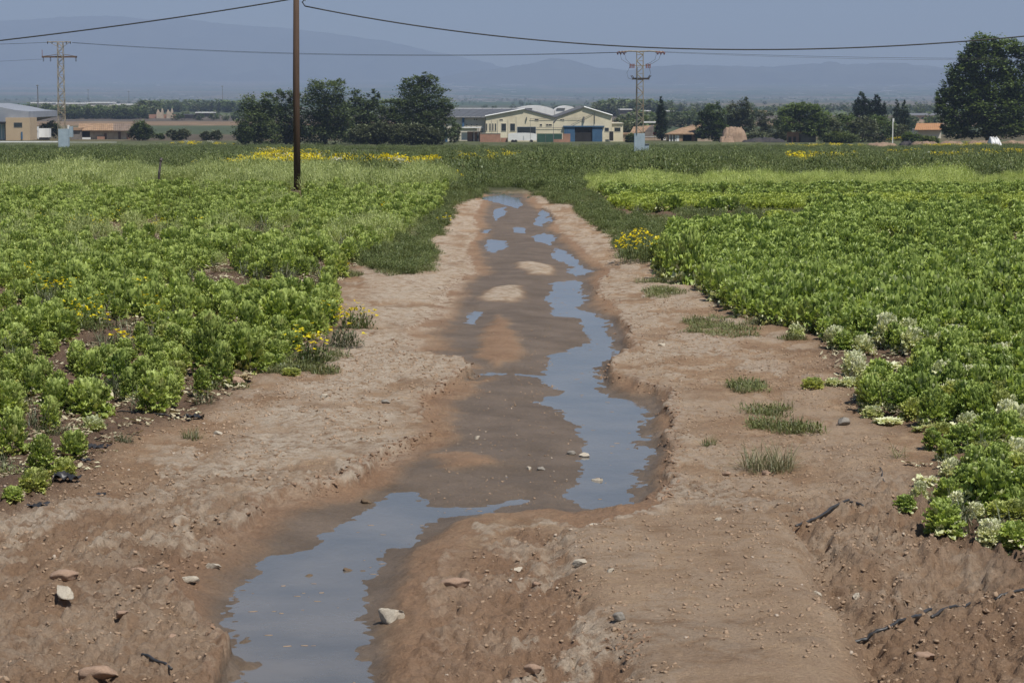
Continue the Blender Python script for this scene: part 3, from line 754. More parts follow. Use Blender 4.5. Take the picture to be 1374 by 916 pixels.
# =================================================================== WEEDS, FEATHERY CROP, GRASS
M_feath = leafmat('feathery_leaf', (.200, .250, .080), (.560, .620, .250), (.40, .40, .20), .35)
M_feath_r = leafmat('feathery_leaf_right', (.24, .31, .075), (.62, .70, .22), (.50, .50, .24), .35)
M_weed = leafmat('weed_leaf', (.070, .098, .032), (.225, .270, .095), (.26, .24, .11), .30)
M_grass = leafmat('grass_blade', (.085, .105, .040), (.240, .260, .100), (.30, .26, .14), .25)
M_greyweed = leafmat('grey_weed', (.09, .10, .055), (.17, .19, .10), (.22, .17, .11), .2)
M_yellow = leafmat('yellow_petal', (.74, .58, .01), (.92, .80, .03), (.8, .6, .02), .3)
M_white = leafmat('white_petal', (.6, .6, .5), (.85, .85, .75), (.8, .8, .6), .3)
def featherf(sd): 
    a = blades(90, .62, .24, .010, sd, .7, 3, (.3, 1), .45); b_ = bushy(420, .34, .52, .045, sd + 1, (.1, 1), .0, .9)
    return joinvf([a, b_])
PF = [proto('plant', *featherf(500 + 2 * i), M_feath) for i in range(3)]
PFR = [proto('plant', *featherf(520 + 2 * i), M_feath_r) for i in range(3)]
def off_pole(x, y): return ~((np.abs(x - XA(399, 92, 250) * y / 92) < .42) & (y > 80) & (y < 92.4))
def put_scatter(name, x, y, protos, s0, s1, label, cat, hz=(.9, 1.2), tilt=.08):
    k = off_pole(x, y); x, y = x[k], y[k]
    n = len(x); s = rng.uniform(s0, s1, n)
    if name in ('feathery_crop', 'weed_band', 'weed_thicket'): s = s * np.clip(1 + .9 * fbm(x * .55, y * .10, 3, 161), .5, 1.7)
    return scatter(name, np.stack([x, y, gzs(x, y)], 1), protos, np.stack([s, s, s * rng.uniform(*hz, n)], 1), rng.uniform(0, 6.28, n), rng.integers(0, len(protos), n), label, cat, tilt)
polyFL = PG([(-400,235),(575,234),(604,242),(606,252),(560,262),(400,268),(-400,262)])
x, y = rand_in(polyFL, 3.0, rg); k = (y > 92) | (rg.random(len(x)) < np.clip((y - 78) / 16, 0, 1)); x, y = x[k], y[k]
k = vn(x * .3, y * .11, 7) > -.62; x, y = x[k], y[k]
put_scatter('feathery_crop', x, y, PF, .5, 1.25, 'pale feathery bolted crop across the far end of the left field', 'crop')
x, y = rand_in(PG([(-300,262),(570,262),(575,300),(500,345),(300,372),(150,365),(-300,372)]), 1.3, rg)
py_f = HOR + F_PX * CAM_Z / y; k = (rng.random(len(x)) < np.clip(.85 - (py_f - 262) / 60, .10, .9) + .9 * ((py_f > 305) & (py_f < 345)) * (vn(x * .35, y * .2, 19) > -.05)) ; x, y = x[k], y[k]
put_scatter('feathery_crop', x, y, PF, .35, .80, 'feathery bolted plants mixed through the middle of the left field', 'crop')
polyFR = PG([(782,243),(1800,240),(1900,254),(1374,258),(1000,260),(805,262),(786,254)])
x, y = rand_in(polyFR, 2.8, rg); k = vn(x * .3, y * .11, 9) > -.7; x, y = x[k], y[k]
put_scatter('feathery_crop', x, y, PFR, .55, .9, 'pale yellow green feathery band across the far end of the right field', 'crop')
x, y = rand_in(PG([(800,258),(1800,255),(1900,270),(1374,270),(1000,270),(815,270)]), 4.5, rg)
put_scatter('low_green_crop', x, y, PL2[4:] , .9, 1.3, 'mid green crop strip behind the bright young lettuce', 'crop')
PW = [proto('plant', *joinvf([bushy(420, .48, .42, .065, 540 + i, (0, 1), 0, .5), blades(40, .5, .4, .012, 560 + i, .8, 3)]), M_weed) for i in range(4)]
band = PG([(-1500,197),(640,199),(1374,197),(2800,197),(2800,240),(1374,241),(1000,243),(780,244),(792,254),(735,266),(712,252),(640,250),(612,250),(604,240),(575,234),(-1500,235)])
x, y = rand_in(band, .6, rg); k = fbm(x * .06, y * .02, 3, 151) > -.33; x, y = x[k], y[k]
put_scatter('weed_band', x, y, PW, .7, 1.5, 'dark green weeds in a wide band behind both fields', 'weeds', (.6, 1.2))
# weeds closing the ditch's far end
x, y = rand_in(PG([(600,222),(800,226),(790,250),(760,262),(735,258),(712,252),(640,252),(606,262),(596,246)]), 3.2, rg)
k = ~inpoly(x, y, BED); x, y = x[k], y[k]
put_scatter('weed_thicket', x, y, PW, .45, .9, 'dark weeds closing off the far end of the ditch', 'weeds', (.7, 1.4))
PGr = [proto('plant', *joinvf([blades(110, .11, .16, .006, 600 + i, 1.45, 3, (.1, 1), .8), bushy(70, .18, .06, .028, 640 + i)]), M_grass) for i in range(3)]
patches = [([(470,345),(500,322),(560,318),(588,332),(578,362),(520,368),(480,352)], 22), ([(560,262),(600,258),(608,285),(590,315),(560,322),(520,322),(545,295)], 12),
 ([(758,258),(790,258),(830,290),(900,292),(905,330),(860,318),(815,312),(780,288)], 16), ([(825,315),(910,310),(915,345),(880,350),(835,345)], 14),
 ([(920,432),(1000,425),(1060,440),(1100,452),(1060,456),(1000,452),(930,456)], 16), ([(860,376),(905,372),(930,392),(880,398)], 16),
 ([(1015,565),(1095,572),(1095,582),(1010,578)], 40), ([(930,590),(975,582),(985,598),(935,602)], 26), ([(985,512),(1015,514),(1018,528),(990,526)], 40), ([(1010,548),(1045,550),(1045,562),(1010,562)], 30),
 ([(360,490),(450,490),(452,502),(370,504)], 20), ([(435,370),(480,360),(485,375),(440,382)], 14), ([(370,450),(470,470),(440,500),(380,500)], 12),
 ([(905,280),(1100,284),(1374,288),(1374,300),(1100,306),(915,308)], 9), ([(820,296),(1000,302),(990,312),(860,312)], 9), ([(190,632),(228,630),(228,640),(195,640)], 40), ([(255,512),(335,516),(335,524),(260,522)], 10)]
X_ = []; Y_ = []
for p, d in patches:
    x, y = rand_in(PG(p), d, rg); k = fbm(x * 1.5, y * .8, 3, 3) > -.12; X_.append(x[k]); Y_.append(y[k])
x = np.concatenate(X_); y = np.concatenate(Y_)
put_scatter('bank_grass', x, y, PGr, .6, 1.5, 'short dark grass in patches along both banks of the ditch', 'grass')
X_ = []; Y_ = []
for p, d in ((patches[0][0], 9), (patches[1][0], 7), (patches[2][0], 9), (patches[3][0], 8), ([(905,283),(1100,288),(1200,294),(1100,303),(905,302)], 4), ([(590,238),(606,246),(600,285),(575,292),(560,270)], 6), ([(606,240),(652,248),(650,258),(628,268),(604,276)], 7), ([(700,246),(760,252),(775,275),(745,272),(722,262),(705,256)], 7)):
    x, y = rand_in(PG(p), d, rg); k = fbm(x * 1.2, y * .5, 3, 13) > -.2; X_.append(x[k]); Y_.append(y[k])
x = np.concatenate(X_); y = np.concatenate(Y_)
put_scatter('bank_weeds', x, y, PW, .25, .55, 'dark leafy weeds on the far parts of both banks', 'weeds')
PD = []
for i in range(3):
    rq = np.random.default_rng(1200 + i); P = np.stack([rq.uniform(-.22, .22, 7), rq.uniform(-.22, .22, 7), rq.uniform(.26, .44, 7)], 1)
    PD.append(proto('plant', *discs(P, .030, 1210 + i), M_yellow))
x, y = rand_in(PG([(10,372),(140,385),(330,420),(470,440),(440,500),(300,480),(190,490),(60,470)]), .9, rg); k = fbm(x * .8, y * .25, 3, 181) > .02; x, y = x[k], y[k]
x2, y2 = rand_in(PG([(20,300),(240,296),(300,312),(20,318)]), .25, rg); x = np.concatenate([x, x2]); y = np.concatenate([y, y2])
put_scatter('daisies', x, y, PD, .7, 1.1, 'yellow daisies sprinkled among the lettuces of the left field', 'flowers')
# thin seedlings and grass between lettuces
x, y = rand_in(FIELD_L, 1.6, rg); k = (y > 22) & (y < 95); x, y = x[k], y[k]
x2, y2 = rand_in(FIELD_R, 1.2, rg); k = (y2 > 18) & (y2 < 95); x = np.concatenate([x, x2[k]]); y = np.concatenate([y, y2[k]])
PGw = [proto('plant', *joinvf([blades(50, .30, .12, .009, 660 + i, .8, 3), bushy(40, .13, .2, .035, 670 + i)]), M_greyweed) for i in range(2)] + PGr[:1]
put_scatter('field_weeds', x, y, PGw, .6, 1.3, 'thin grey green weeds growing between the lettuces', 'weeds')
# dead leaves and litter on the soil of the fields
M_litter = leafmat('dead_leaf', (.20, .13, .08), (.66, .62, .42), (.10, .06, .04), .1)
def litter(seed):
    rg_ = np.random.default_rng(seed); N = 16; B = np.stack([rg_.uniform(-.2, .2, N), rg_.uniform(-.2, .2, N), rg_.uniform(.0, .02, N)], 1)
    V, Q = leafset(B, rg_.uniform(0, 6.28, N), rg_.uniform(0, .4, N), rg_.uniform(-.5, .3, N), rg_.uniform(.04, .11, N), rg_.uniform(.02, .06, N), 3, 3, .006, 5, .1, rg_)
    return V, Q, percol(N, 9, rg_.uniform(0, 1, N), (rg_.random(N) < .3) * 1.0).reshape(-1, 4)
PLi = [proto('litter', *litter(700 + i), M_litter) for i in range(3)]
x, y = rand_in(FIELD_L, 7, rg); k = (y > 20) & (y < 75); x, y = x[k], y[k]
x2, y2 = rand_in(FIELD_R, 5, rg); k = (y2 > 16) & (y2 < 60); x = np.concatenate([x, x2[k]]); y = np.concatenate([y, y2[k]])
put_scatter('leaf_litter', x, y, PLi, .7, 1.3, 'dead and pale fallen leaves on the soil between the lettuces', 'leaves')
# clods and pebbles
M_clod = surf('clod_earth', (.46, .335, .23), (.26, .175, .115), 30, .95, .004, 120)
M_peb = surf('pebble_stone', (.50, .42, .34), (.36, .29, .22), 12, .9)
def rock(seed, sub=2, amp=.35, sq=(1, .8, .55)):
    import bmesh
    bm = bmesh.new(); bmesh.ops.create_icosphere(bm, subdivisions=sub, radius=1)
    rg_ = np.random.default_rng(seed); V = np.array([v.co for v in bm.verts])
    planes = rg_.normal(size=(11, 3)); planes /= np.linalg.norm(planes, axis=1)[:, None]; off = rg_.uniform(.42, .82, 11)
    for p, o_ in zip(planes, off):
        d = V @ p - o_; V = V - np.where(d > 0, d, 0)[:, None] * p[None]
    V += amp * .12 * rg_.normal(size=V.shape) * (1 if sub < 3 else .5)
    V *= np.array(sq)
    F_ = [[v.index for v in f.verts] for f in bm.faces]; bm.free()
    return V, np.array(F_)
PC = []
for i in range(4):
    V, Q = rock(800 + i, 1, 1.1); PC.append(bpy.data.objects.new('clod', mesh_np('clod', V, Q, M_clod)))
for i in range(2):
    V, Q = rock(810 + i, 1); PC.append(bpy.data.objects.new('pebble', mesh_np('pebble', V, Q, M_peb)))
def clods(name, poly, dens, s0, s1, pebf, label, excl_bed=True):
    x, y = rand_in(poly, dens, rg); 
    if excl_bed: k = sdist(x, y, BED) > .1; x, y = x[k], y[k]
    k = (y > 12.5) & (fbm(x * .8, y * .5, 3, 44) > -.15); x, y = x[k], y[k]
    n = len(x); s = s0 * (s1 / s0) ** (rng.random(n) ** 2.2)
    ix = np.where(rng.random(n) < pebf, 4 + rng.integers(0, 2, n), rng.integers(0, 4, n))
    scatter(name, np.stack([x, y, gzs(x, y) + s * .15], 1), PC, s, rng.uniform(0, 6.28, n), ix, label, 'clods', .3)
clods('soil_clods', P0([(-300,960),(-100,640),(150,600),(560,440),(620,490),(560,560),(380,660),(240,760),(300,960)]), 240, .005, .034, .03, 'small earth clods and pebbles over the left bank')
clods('soil_clods', P0([(560,960),(620,740),(700,700),(785,725),(780,820),(850,960)]), 200, .005, .030, .10, 'broken earth and stones beside the near pool')
clods('soil_clods', P0([(850,960),(760,715),(900,690),(900,560),(830,480),(870,380),(1150,500),(1240,640),(1500,760),(1500,960)]), 230, .005, .030, .02, 'small earth clods and pebbles over the right bank')
clods('soil_clods', P0([(1070,690),(1250,720),(1420,770),(1420,960),(1180,960),(1110,830)]), 170, .006, .034, .04, 'crumbled clods in the gully at lower right')
clods('bed_pebbles', P0([(560,640),(600,560),(640,440),(740,430),(770,560),(760,660),(520,655)]), 45, .005, .022, .12, 'pebbles on the wet mud of the ditch bed', False)

# flecks of scum and mud bits on the water
X_ = []; Y_ = []
for p, d in zip(WATER[:2], (9, 7)):
    x, y = rand_in(p, d, rg, view=False); k = fbm(x * 1.8, y * 1.2, 2, 46) > -.05; X_.append(x[k]); Y_.append(y[k])
x = np.concatenate(X_); y = np.concatenate(Y_); n = len(x); s = rng.uniform(.006, .022, n)
scatter('floating_scum', np.stack([x, y, np.full(n, WZ + .001)], 1), PC[:4], np.stack([s * rng.uniform(1, 3, n), s, s * .25], 1), rng.uniform(-.3, .3, n), rng.integers(0, 4, n), 'dark flecks of scum and mud floating on the water', 'scum')

# crumbling clods fallen along the broken edges of both banks
M_bank = surf('bank_crumbs', (.36, .24, .16), (.22, .14, .09), 25, .95, .004, 90)
PK = []
for i in range(4):
    V, Q = rock(830 + i, 2, 1.6); PK.append(bpy.data.objects.new('clod', mesh_np('clod', V, Q, M_bank)))
def along(pts, n, spread):
    P = np.array([at(a, b_, -.03) for a, b_ in pts]); d = np.hypot(*np.diff(P, axis=0).T); cs = np.concatenate([[0], np.cumsum(d)]); u = rng.uniform(0, cs[-1], n)
    u = u[vn(u * 1.6, u * 0, 171) > -.35]
    return np.interp(u, cs, P[:, 0]) + rng.normal(0, spread, len(u)), np.interp(u, cs, P[:, 1]) + rng.normal(0, spread * 1.6, len(u))
X_ = []; Y_ = []
for pts, n, sp_ in (([(299,862),(275,838),(243,808),(232,775),(252,752),(282,741),(300,717),(322,702),(345,672),(415,656),(468,640),(513,608),(546,596),(574,584)], 420, .07), ([(415,656),(468,640),(513,608),(546,596),(574,584),(572,552),(565,531),(597,521),(608,505),(635,494)], 520, .06),
    ([(620,485),(559,474),(545,463),(547,443),(585,420),(598,394),(604,375),(640,360)], 160, .12), ([(852,464),(815,486),(812,502),(850,510),(895,528),(906,560),(900,585),(906,620),(899,655),(888,680)], 620, .06),
    ([(818,358),(803,385),(822,402),(838,422),(850,445),(855,464)], 260, .10), ([(775,800),(800,835),(835,860),(850,905)], 200, .06)):
    a, b_ = along(pts, n, sp_); X_.append(a); Y_.append(b_)
x = np.concatenate(X_); y = np.concatenate(Y_); n = len(x); s = .010 * (3.4 ** (rng.random(n) ** 1.8))
scatter('bank_clods', np.stack([x, y, gzs(x, y) - s * .15], 1), PK, np.stack([s * 1.3, s, s * .8], 1), rng.uniform(0, 6.28, n), rng.integers(0, 4, n), 'reddish brown clods crumbling from the broken banks', 'clods', .4)
# =================================================================== STONES AND HOSES IN THE FOREGROUND
M_st = {'white': surf('white_stone', (.60, .54, .44), (.42, .36, .28), 9, .9, .01, 30), 'pink': surf('pink_stone', (.42, .29, .21), (.30, .20, .14), 9, .9, .01, 30),
        'grey': surf('grey_stone', (.34, .31, .27), (.22, .20, .17), 9, .9, .01, 30), 'mud': surf('muddy_clod', (.20, .14, .09), (.12, .085, .055), 12, .9, .01, 30)}
STONES = [  # column, foot row, width, look, (proportions), label
 (528,817,42,'white',(1,.75,.62),'large whitish stone at the right edge of the near pool'),
 (84,815,36,'white',(1,.55,.45),'long pale stone tilted on the dark soil of the left bank'),
 (286,748,26,'white',(1,.8,.42),'flat whitish stone on the lip of the left bank'),
 (132,918,50,'pink',(1,.8,.5),'big pinkish stone at the bottom edge of the left bank'),
 (84,784,34,'pink',(1,.8,.5),'dusty pink stone behind the long pale one'),
 (163,838,20,'pink',(1,.9,.6),'brown rounded stone right of the long pale stone'),
 (232,862,20,'pink',(1,.8,.6),'small tan stone between the pool corner and the dark plastic strip'),
 (88,852,11,'pink',(1,.9,.8),'round pinkish pebble below the long pale stone'),
 (187,772,24,'pink',(1,.8,.5),'tan stone half sunk on the left bank left of the pool'),
 (252,772,26,'white',(1,.8,.4),'broken white crust stone at the bank edge below the flat one'),
 (803,641,18,'white',(1,.8,.55),'pale stone beside the tiny puddle in the ditch bed'),
 (784,609,15,'white',(1,.9,.5),'whitish stone in the bed behind the puddle stone'),
 (767,607,12,'grey',(1,.9,.5),'grey stone left of the whitish one in the bed'),
 (640,593,8,'white',(1,.9,.7),'small white pebble alone in the middle of the bed'),
 (727,630,11,'grey',(1,.9,.5),'small grey stone in the bed near the main pool edge'),
 (711,628,8,'white',(1,.9,.7),'little pale pebble left of the small grey bed stone'),
 (698,757,26,'white',(1,.6,.3),'white flat stone lying on the rubble right of the near pool'),
 (780,772,24,'white',(1,.8,.4),'whitish stone on the edge of the trodden mound'),
 (819,786,11,'white',(1,.9,.6),'small white stone on the trodden mound'),
 (609,788,40,'pink',(1,.7,.4),'tan earth block on the slope right of the near pool'),
 (720,782,14,'pink',(1,.9,.8),'rounded stone in the rubble'),
 (796,718,15,'white',(1,.6,.3),'thin white stone on top of the right bank lip'),
 (832,851,18,'grey',(1,.9,.7),'dark grey stone under the rounded front of the mound'),
 (727,852,18,'pink',(1,.9,.6),'pale brown stone in front of the rubble'),
 (715,908,22,'pink',(1,.8,.6),'pinkish stone at the bottom edge below the rubble'),
 (1242,878,34,'pink',(1,.8,.55),'pinkish stone alone at the lower right corner'),
 (1132,572,18,'grey',(1,.9,.75),'angular grey stone before the pale lettuces at right'),
 (1028,638,13,'pink',(1,.9,.7),'tan stone at the foot of the grass tuft'),
 (976,640,12,'pink',(1,.8,.6),'small pink stone left of the grass tuft'),
 (964,716,10,'white',(1,.8,.6),'tiny white stone on the flat right bank'),
 (890,464,12,'white',(1,.8,.5),'pale stone above the right bank corner'),
 (318,521,26,'pink',(1,.8,.6),'flat tan stone at the corner of the left field'),
 (292,582,15,'white',(1,.7,.45),'small pale stone on the left bank below the field corner'),
 (434,535,12,'white',(1,.8,.6),'white pebble on the left bank above the crust'),
 (518,541,12,'grey',(1,.8,.6),'grey stone near the broken left bank edge'),
 (466,766,16,'mud',(1,.8,.5),'mud lump sticking out of the near pool, right of two'),
 (413,773,12,'mud',(1,.8,.5),'mud lump sticking out of the near pool, left of two'),
 (486,766,8,'mud',(1,.8,.5),'little mud lump joined to the pool edge'),
 (905,226,10,'mud',(1,.8,.6),'reddish lump lying in the weeds behind the right field'),
 (768,249,14,'mud',(1.2,.8,.5),'dark lump at the end of the ditch'),
 (490,655,16,'mud',(1,.8,.6),'dark clod fallen from the left bank by the orange slope'),
 (1145,770,26,'mud',(1,.8,.7),'brown clod over the dark hole in the gully'),
 (1098,786,16,'white',(1,.8,.6),'pale lump in the gully, leftmost of three'),
 (1118,790,18,'white',(1,.8,.5),'pale lump in the gully, middle of three'),
 (1150,790,16,'white',(.7,.8,.9),'pale lump in the gully, rightmost of three'),
]
def stone_mesh(seed, mt):
    V, Q = rock(seed, 3, .5, (1, 1, 1)); return mesh_np('stone', V, Q, mt, False)
_sm = {}
for i, (px, py, wpx, lk, sq, lab) in enumerate(STONES):
    lvl = WZ if lk == 'mud' and 400 < px < 490 and py > 760 else (-.12 if 630 < px < 820 and 590 < py < 645 else 0)
    x, y = at(px, py, lvl) if py > 260 else gat(px, py)
    s = wpx / F_PX * y / 2 / .82
    key = (lk, i % 5)
    if key not in _sm: _sm[key] = stone_mesh(900 + i, M_st[lk])
    o = bpy.data.objects.new('clod' if lk == 'mud' else 'stone', _sm[key]); COL.objects.link(o)
    y += s * .6; z0 = gz(x, y)
    if lk == 'mud' and lvl == WZ: z0 = WZ - .01
    o.location = (x, y, z0 + s * sq[2] * .42); o.scale = (s * sq[0], s * sq[1], s * sq[2])
    o.rotation_euler = (random.gauss(0, .1), random.gauss(0, .1) + (.25 if i == 1 else 0), random.uniform(-.5, .5) + (-.5 if i == 1 else 0))
    tag(o, lab, 'clod' if lk == 'mud' else 'stone')
M_hose = surf('black_hose_plastic', (.030, .032, .036), (.055, .050, .046), 20, .45, spec=.5)
def hose(pts, r, label, flat=False, name='drip_hose', cat='hose'):
    P = []
    for i in range(len(pts) - 1):
        for k in range(6):
            t = k / 6; P.append((pts[i][0] * (1 - t) + pts[i + 1][0] * t, pts[i][1] * (1 - t) + pts[i + 1][1] * t))
    P.append(pts[-1]); W3 = []; zs_ = [gz(*at(a, b_, 0)) for a, b_ in P]; zs_ = [max(zs_[max(0, j - 3):j + 4]) * .5 + sum(zs_[max(0, j - 4):j + 5]) / len(zs_[max(0, j - 4):j + 5]) * .5 for j in range(len(P))]
    for j, (px, py) in enumerate(P):
        x, y = at(px, py, 0); x += .008 * math.sin(j * .6); y += .012 * math.sin(j * .5 + 1)
        W3.append((x, y, zs_[j] + r * .7))
    rr = [r * .78 * random.uniform(.8, 1.15) for _ in W3]
    o = MB().tube(W3, rr, 8).build(name, M_hose, smooth=True, label=label, cat=cat, org=W3[0]); return o
hose([(1068,704),(1090,696),(1120,684),(1140,677)], .015, 'black drip hose lying slantwise on the right bank')
hose([(1140,678),(1158,680),(1176,678)], .013, 'flattened black hose end right of the slanting hose')
hose([(1144,840),(1165,838),(1192,838),(1212,832),(1230,824),(1250,814)], .016, 'black hose running down into the gully')
hose([(1250,814),(1268,806),(1290,798),(1303,790)], .013, 'thin black hose coming out of the dug hollow')
hose([(1336,790),(1356,787),(1380,783)], .014, 'black hose cut by the right edge near the bottom')
hose([(1180,630),(1184,640),(1187,652)], .006, 'short thin black tube standing on the right bank')
hose([(157,553),(190,557),(215,559),(240,557),(262,556)], .010, 'black hose reaching out of the near left lettuce row')
hose([(-10,629),(12,629),(32,629)], .008, 'thin black hose between lettuces at the left edge')
hose([(190,889),(204,892),(218,897),(232,903)], .012, 'black plastic strip on the soil at the bottom left')
hose([(1285,604),(1291,602),(1297,608),(1298,618)], .008, 'small curl of black hose beside a little lettuce')
M_film = surf('black_plastic_film', (.020, .022, .026), (.045, .043, .045), 15, .4, spec=.5)
def film(px, py, wpx, label):
    x, y = at(px, py, 0); w_ = wpx / F_PX * y; n = 12
    u, v = np.meshgrid(np.linspace(-1, 1, n), np.linspace(-1, 1, n)); q = (u ** 2 + v ** 2 > 1.3)
    X = u * w_ / 2 * (1 + .2 * vn(u * 2, v * 2, px)); Yv = v * w_ * .45; Z = .05 * np.abs(fbm(u * 2.2, v * 2.2, 3, int(px))) * (w_ / .25) * 2.2 + .008
    V = np.stack([X.ravel(), Yv.ravel(), Z.ravel()], 1); ii = np.arange(n * n).reshape(n, n)
    Q = np.stack([ii[:-1, :-1], ii[:-1, 1:], ii[1:, 1:], ii[1:, :-1]], -1).reshape(-1, 4)
    o = link('plastic_scrap', mesh_np('plastic_scrap', V, Q, M_film, True)); o.location = (x, y, gz(x, y) + .004); o.rotation_euler = (0, 0, random.uniform(-.4, .4))
    tag(o, label, 'plastic')
film(134, 601, 28, 'crumpled black plastic behind the bright round lettuce')
film(118, 618, 14, 'small black plastic lump right of the bright round lettuce')
film(90, 643, 36, 'largest crumpled black plastic heap by the tall dark lettuce')
film(52, 678, 26, 'dark plastic scrap below the yellow ringed lettuce')
film(262, 561, 22, 'black plastic knot at the end of the hose of the left row')
film(136, 663, 12, 'tiny grey plastic scrap on the bare left bank')
# grass tufts and flower plants one can tell apart
M_tuft = leafmat('dry_grass_blade', (.14, .15, .07), (.36, .33, .19), (.45, .38, .24), .25)
def tuft(px, py, wpx, H, label, n=160, mt=None):
    x, y = gat(px, py); w_ = wpx / F_PX * y / 2
    V, Q, c_ = blades(n, H, w_ * .75, .0055, int(px), 1.15, 4, (.1, 1), .6)
    o = link('grass_tuft', mesh_np('grass_tuft', V, Q, mt or M_tuft, False, c_)); o.location = (x, y, gz(x, y)); tag(o, label, 'grass')
tuft(1030, 630, 92, .32, 'tall half dry grass tuft on the right bank', 420)
tuft(1205, 612, 30, .22, 'thin dry grass tuft right of the angular grey stone', 40)
tuft(256, 588, 34, .17, 'small green grass tuft on the bare left bank', 110, M_grass)
tuft(165, 595, 34, .16, 'grey dry tuft right of the widest lettuce', 120, M_greyweed)
tuft(952, 600, 26, .14, 'small dark green tuft near the right bank lip', 90, M_grass)
tuft(1048, 578, 60, .12, 'low green grass behind the tall dry tuft', 150, M_grass)
tuft(994, 526, 26, .14, 'small green tuft in the middle of the right bank', 80, M_grass)
tuft(1040, 556, 24, .12, 'thin green tuft behind the low green grass', 60, M_grass)
def flower_plant(px, py, wpx, hpx, nf, label, white=0, mt=None, fr=.042):
    x, y = gat(px, py); u = y / F_PX; w_ = wpx * u / 2; h = hpx * u
    r = empty('flower_plant', (x, y, gz(x, y)), label, 'flowers')
    V, Q, c_ = joinvf([bushy(int(260), w_, h * .8, .05, int(px) + 3, (.1, 1), 0, .6), blades(int(120), h * 1.0, w_ * .7, .010, int(px), 1.0, 4, (.1, .8), .5)])
    link('foliage', mesh_np('foliage', V, Q, mt or M_weed, False, c_), r)
    rg_ = np.random.default_rng(int(px)); a = rg_.uniform(0, 6.28, nf); q = np.sqrt(rg_.random(nf))
    P = np.stack([np.cos(a) * q * w_ * 1.05, np.sin(a) * q * w_ * 1.05, h * (1.02 - .5 * q * q + rg_.normal(0, .06, nf))], 1)
    V, Q, c_ = discs(P, fr, int(px) + 9)
    tag(link('flower_heads', mesh_np('flower_heads', V, Q, M_yellow, False, c_), r), kind='stuff')
    if white:
        P2 = P[:white] * np.array([1.1, 1.1, .8]); V, Q, c_ = discs(P2, fr, int(px) + 19)
        tag(link('flower_heads', mesh_np('flower_heads', V, Q, M_white, False, c_), r), kind='stuff')
    return r
flower_plant(858, 350, 76, 42, 110, 'round bush of yellow daisies on the right bank')
flower_plant(478, 440, 58, 32, 34, 'yellow daisies on the bare edge left of the ditch')
flower_plant(462, 466, 56, 30, 4, 'grey green herb below the bank edge daisies', mt=M_greyweed)
flower_plant(420, 490, 50, 40, 16, 'orange yellow daisies right of the huge round lettuce')
flower_plant(70, 408, 60, 34, 14, 'yellow daisies scattered among lettuces near the left edge')
flower_plant(118, 446, 66, 34, 20, 'yellow daisies in the lettuces below the left edge ones')
flower_plant(162, 470, 44, 30, 12, 'yellow daisies behind the upright lettuces of the left field')
flower_plant(216, 308, 38, 14, 34, 'dense yellow flower clump in the middle of the left field')
flower_plant(125, 310, 34, 14, 22, 'yellow flower clump left of the dense one')
flower_plant(42, 316, 24, 12, 10, 'low yellow flowers near the left edge at the bare gap')
flower_plant(95, 308, 20, 10, 8, 'few yellow flowers between two yellow clumps')
flower_plant(453, 368, 34, 22, 18, 'yellow flowers at the field edge above the dark grass')
flower_plant(517, 288, 26, 16, 16, 'yellow flowers by the far left bank', )
flower_plant(595, 300, 20, 16, 8, 'whitish and yellow flowers at the far bank edge', 10)
flower_plant(575, 252, 22, 18, 8, 'small yellow flower clump at the left field corner', 6)
flower_plant(614, 244, 16, 14, 16, 'bright yellow clump before the dark weeds of the ditch end')
flower_plant(755, 258, 12, 8, 10, 'few yellow flowers right of the ditch end')
def far_flowers(px, py, wpx, hpx, nf, label, white=0):
    py += hpx * .3; x, y = gat(px, py); flower_plant(px, py, wpx, hpx, nf, label, white, fr=max(.03, y / F_PX * .95))
far_flowers(629, 218, 40, 18, 130, 'tall rounded yellow bush above the ditch end')
far_flowers(592, 222, 26, 9, 30, 'small white and yellow bush left of the rounded one', 40)
far_flowers(660, 216, 26, 12, 40, 'loose yellow clump right of the rounded bush')
far_flowers(262, 222, 14, 9, 40, 'yellow tuft alone in the dark weeds at left')
far_flowers(117, 220, 18, 9, 40, 'yellow clump right of the left pylon foot')
far_flowers(144, 219, 12, 8, 22, 'small yellow clump behind the left field')
far_flowers(62, 216, 12, 9, 14, 'few yellow flowers before the left pylon foot')
far_flowers(1084, 221, 26, 11, 60, 'yellow clump left of its pair beyond the right field')
far_flowers(1118, 221, 34, 11, 90, 'yellow clump right of its pair beyond the right field', 10)
far_flowers(1272, 213, 44, 11, 130, 'long yellow clump before the big right tree')
far_flowers(883, 225, 14, 7, 24, 'yellow flowers at the foot of the right pylon')
far_flowers(1246, 228, 12, 7, 16, 'tiny yellow clump on the far edge of the right field')
far_flowers(1205, 189, 30, 7, 70, 'yellow flowers on the bank below the white post')
far_flowers(382, 190, 20, 9, 30, 'yellow bush at the foot of the dark tree group')
M_yel2 = M_yellow
PY2 = []
for i in range(3):
    a1 = bushy(60, .4, .34, .14, 980 + i, (.1, .9), 0, .5)
    PY2.append(proto('plant', *a1, M_weed))
rg2 = np.random.default_rng(5)
for i in range(3):
    P = np.stack([rg2.uniform(-.5, .5, 60), rg2.uniform(-.5, .5, 60), rg2.uniform(.2, .5, 60)], 1); V, Q, c_ = discs(P, .085, 990 + i)
    PY2.append(proto('plant', V, Q, c_, M_yellow))
P = np.stack([rg2.uniform(-.5, .5, 40), rg2.uniform(-.5, .5, 40), rg2.uniform(.2, .5, 40)], 1); V, Q, c_ = discs(P, .08, 995); PY2.append(proto('plant', V, Q, c_, M_white))
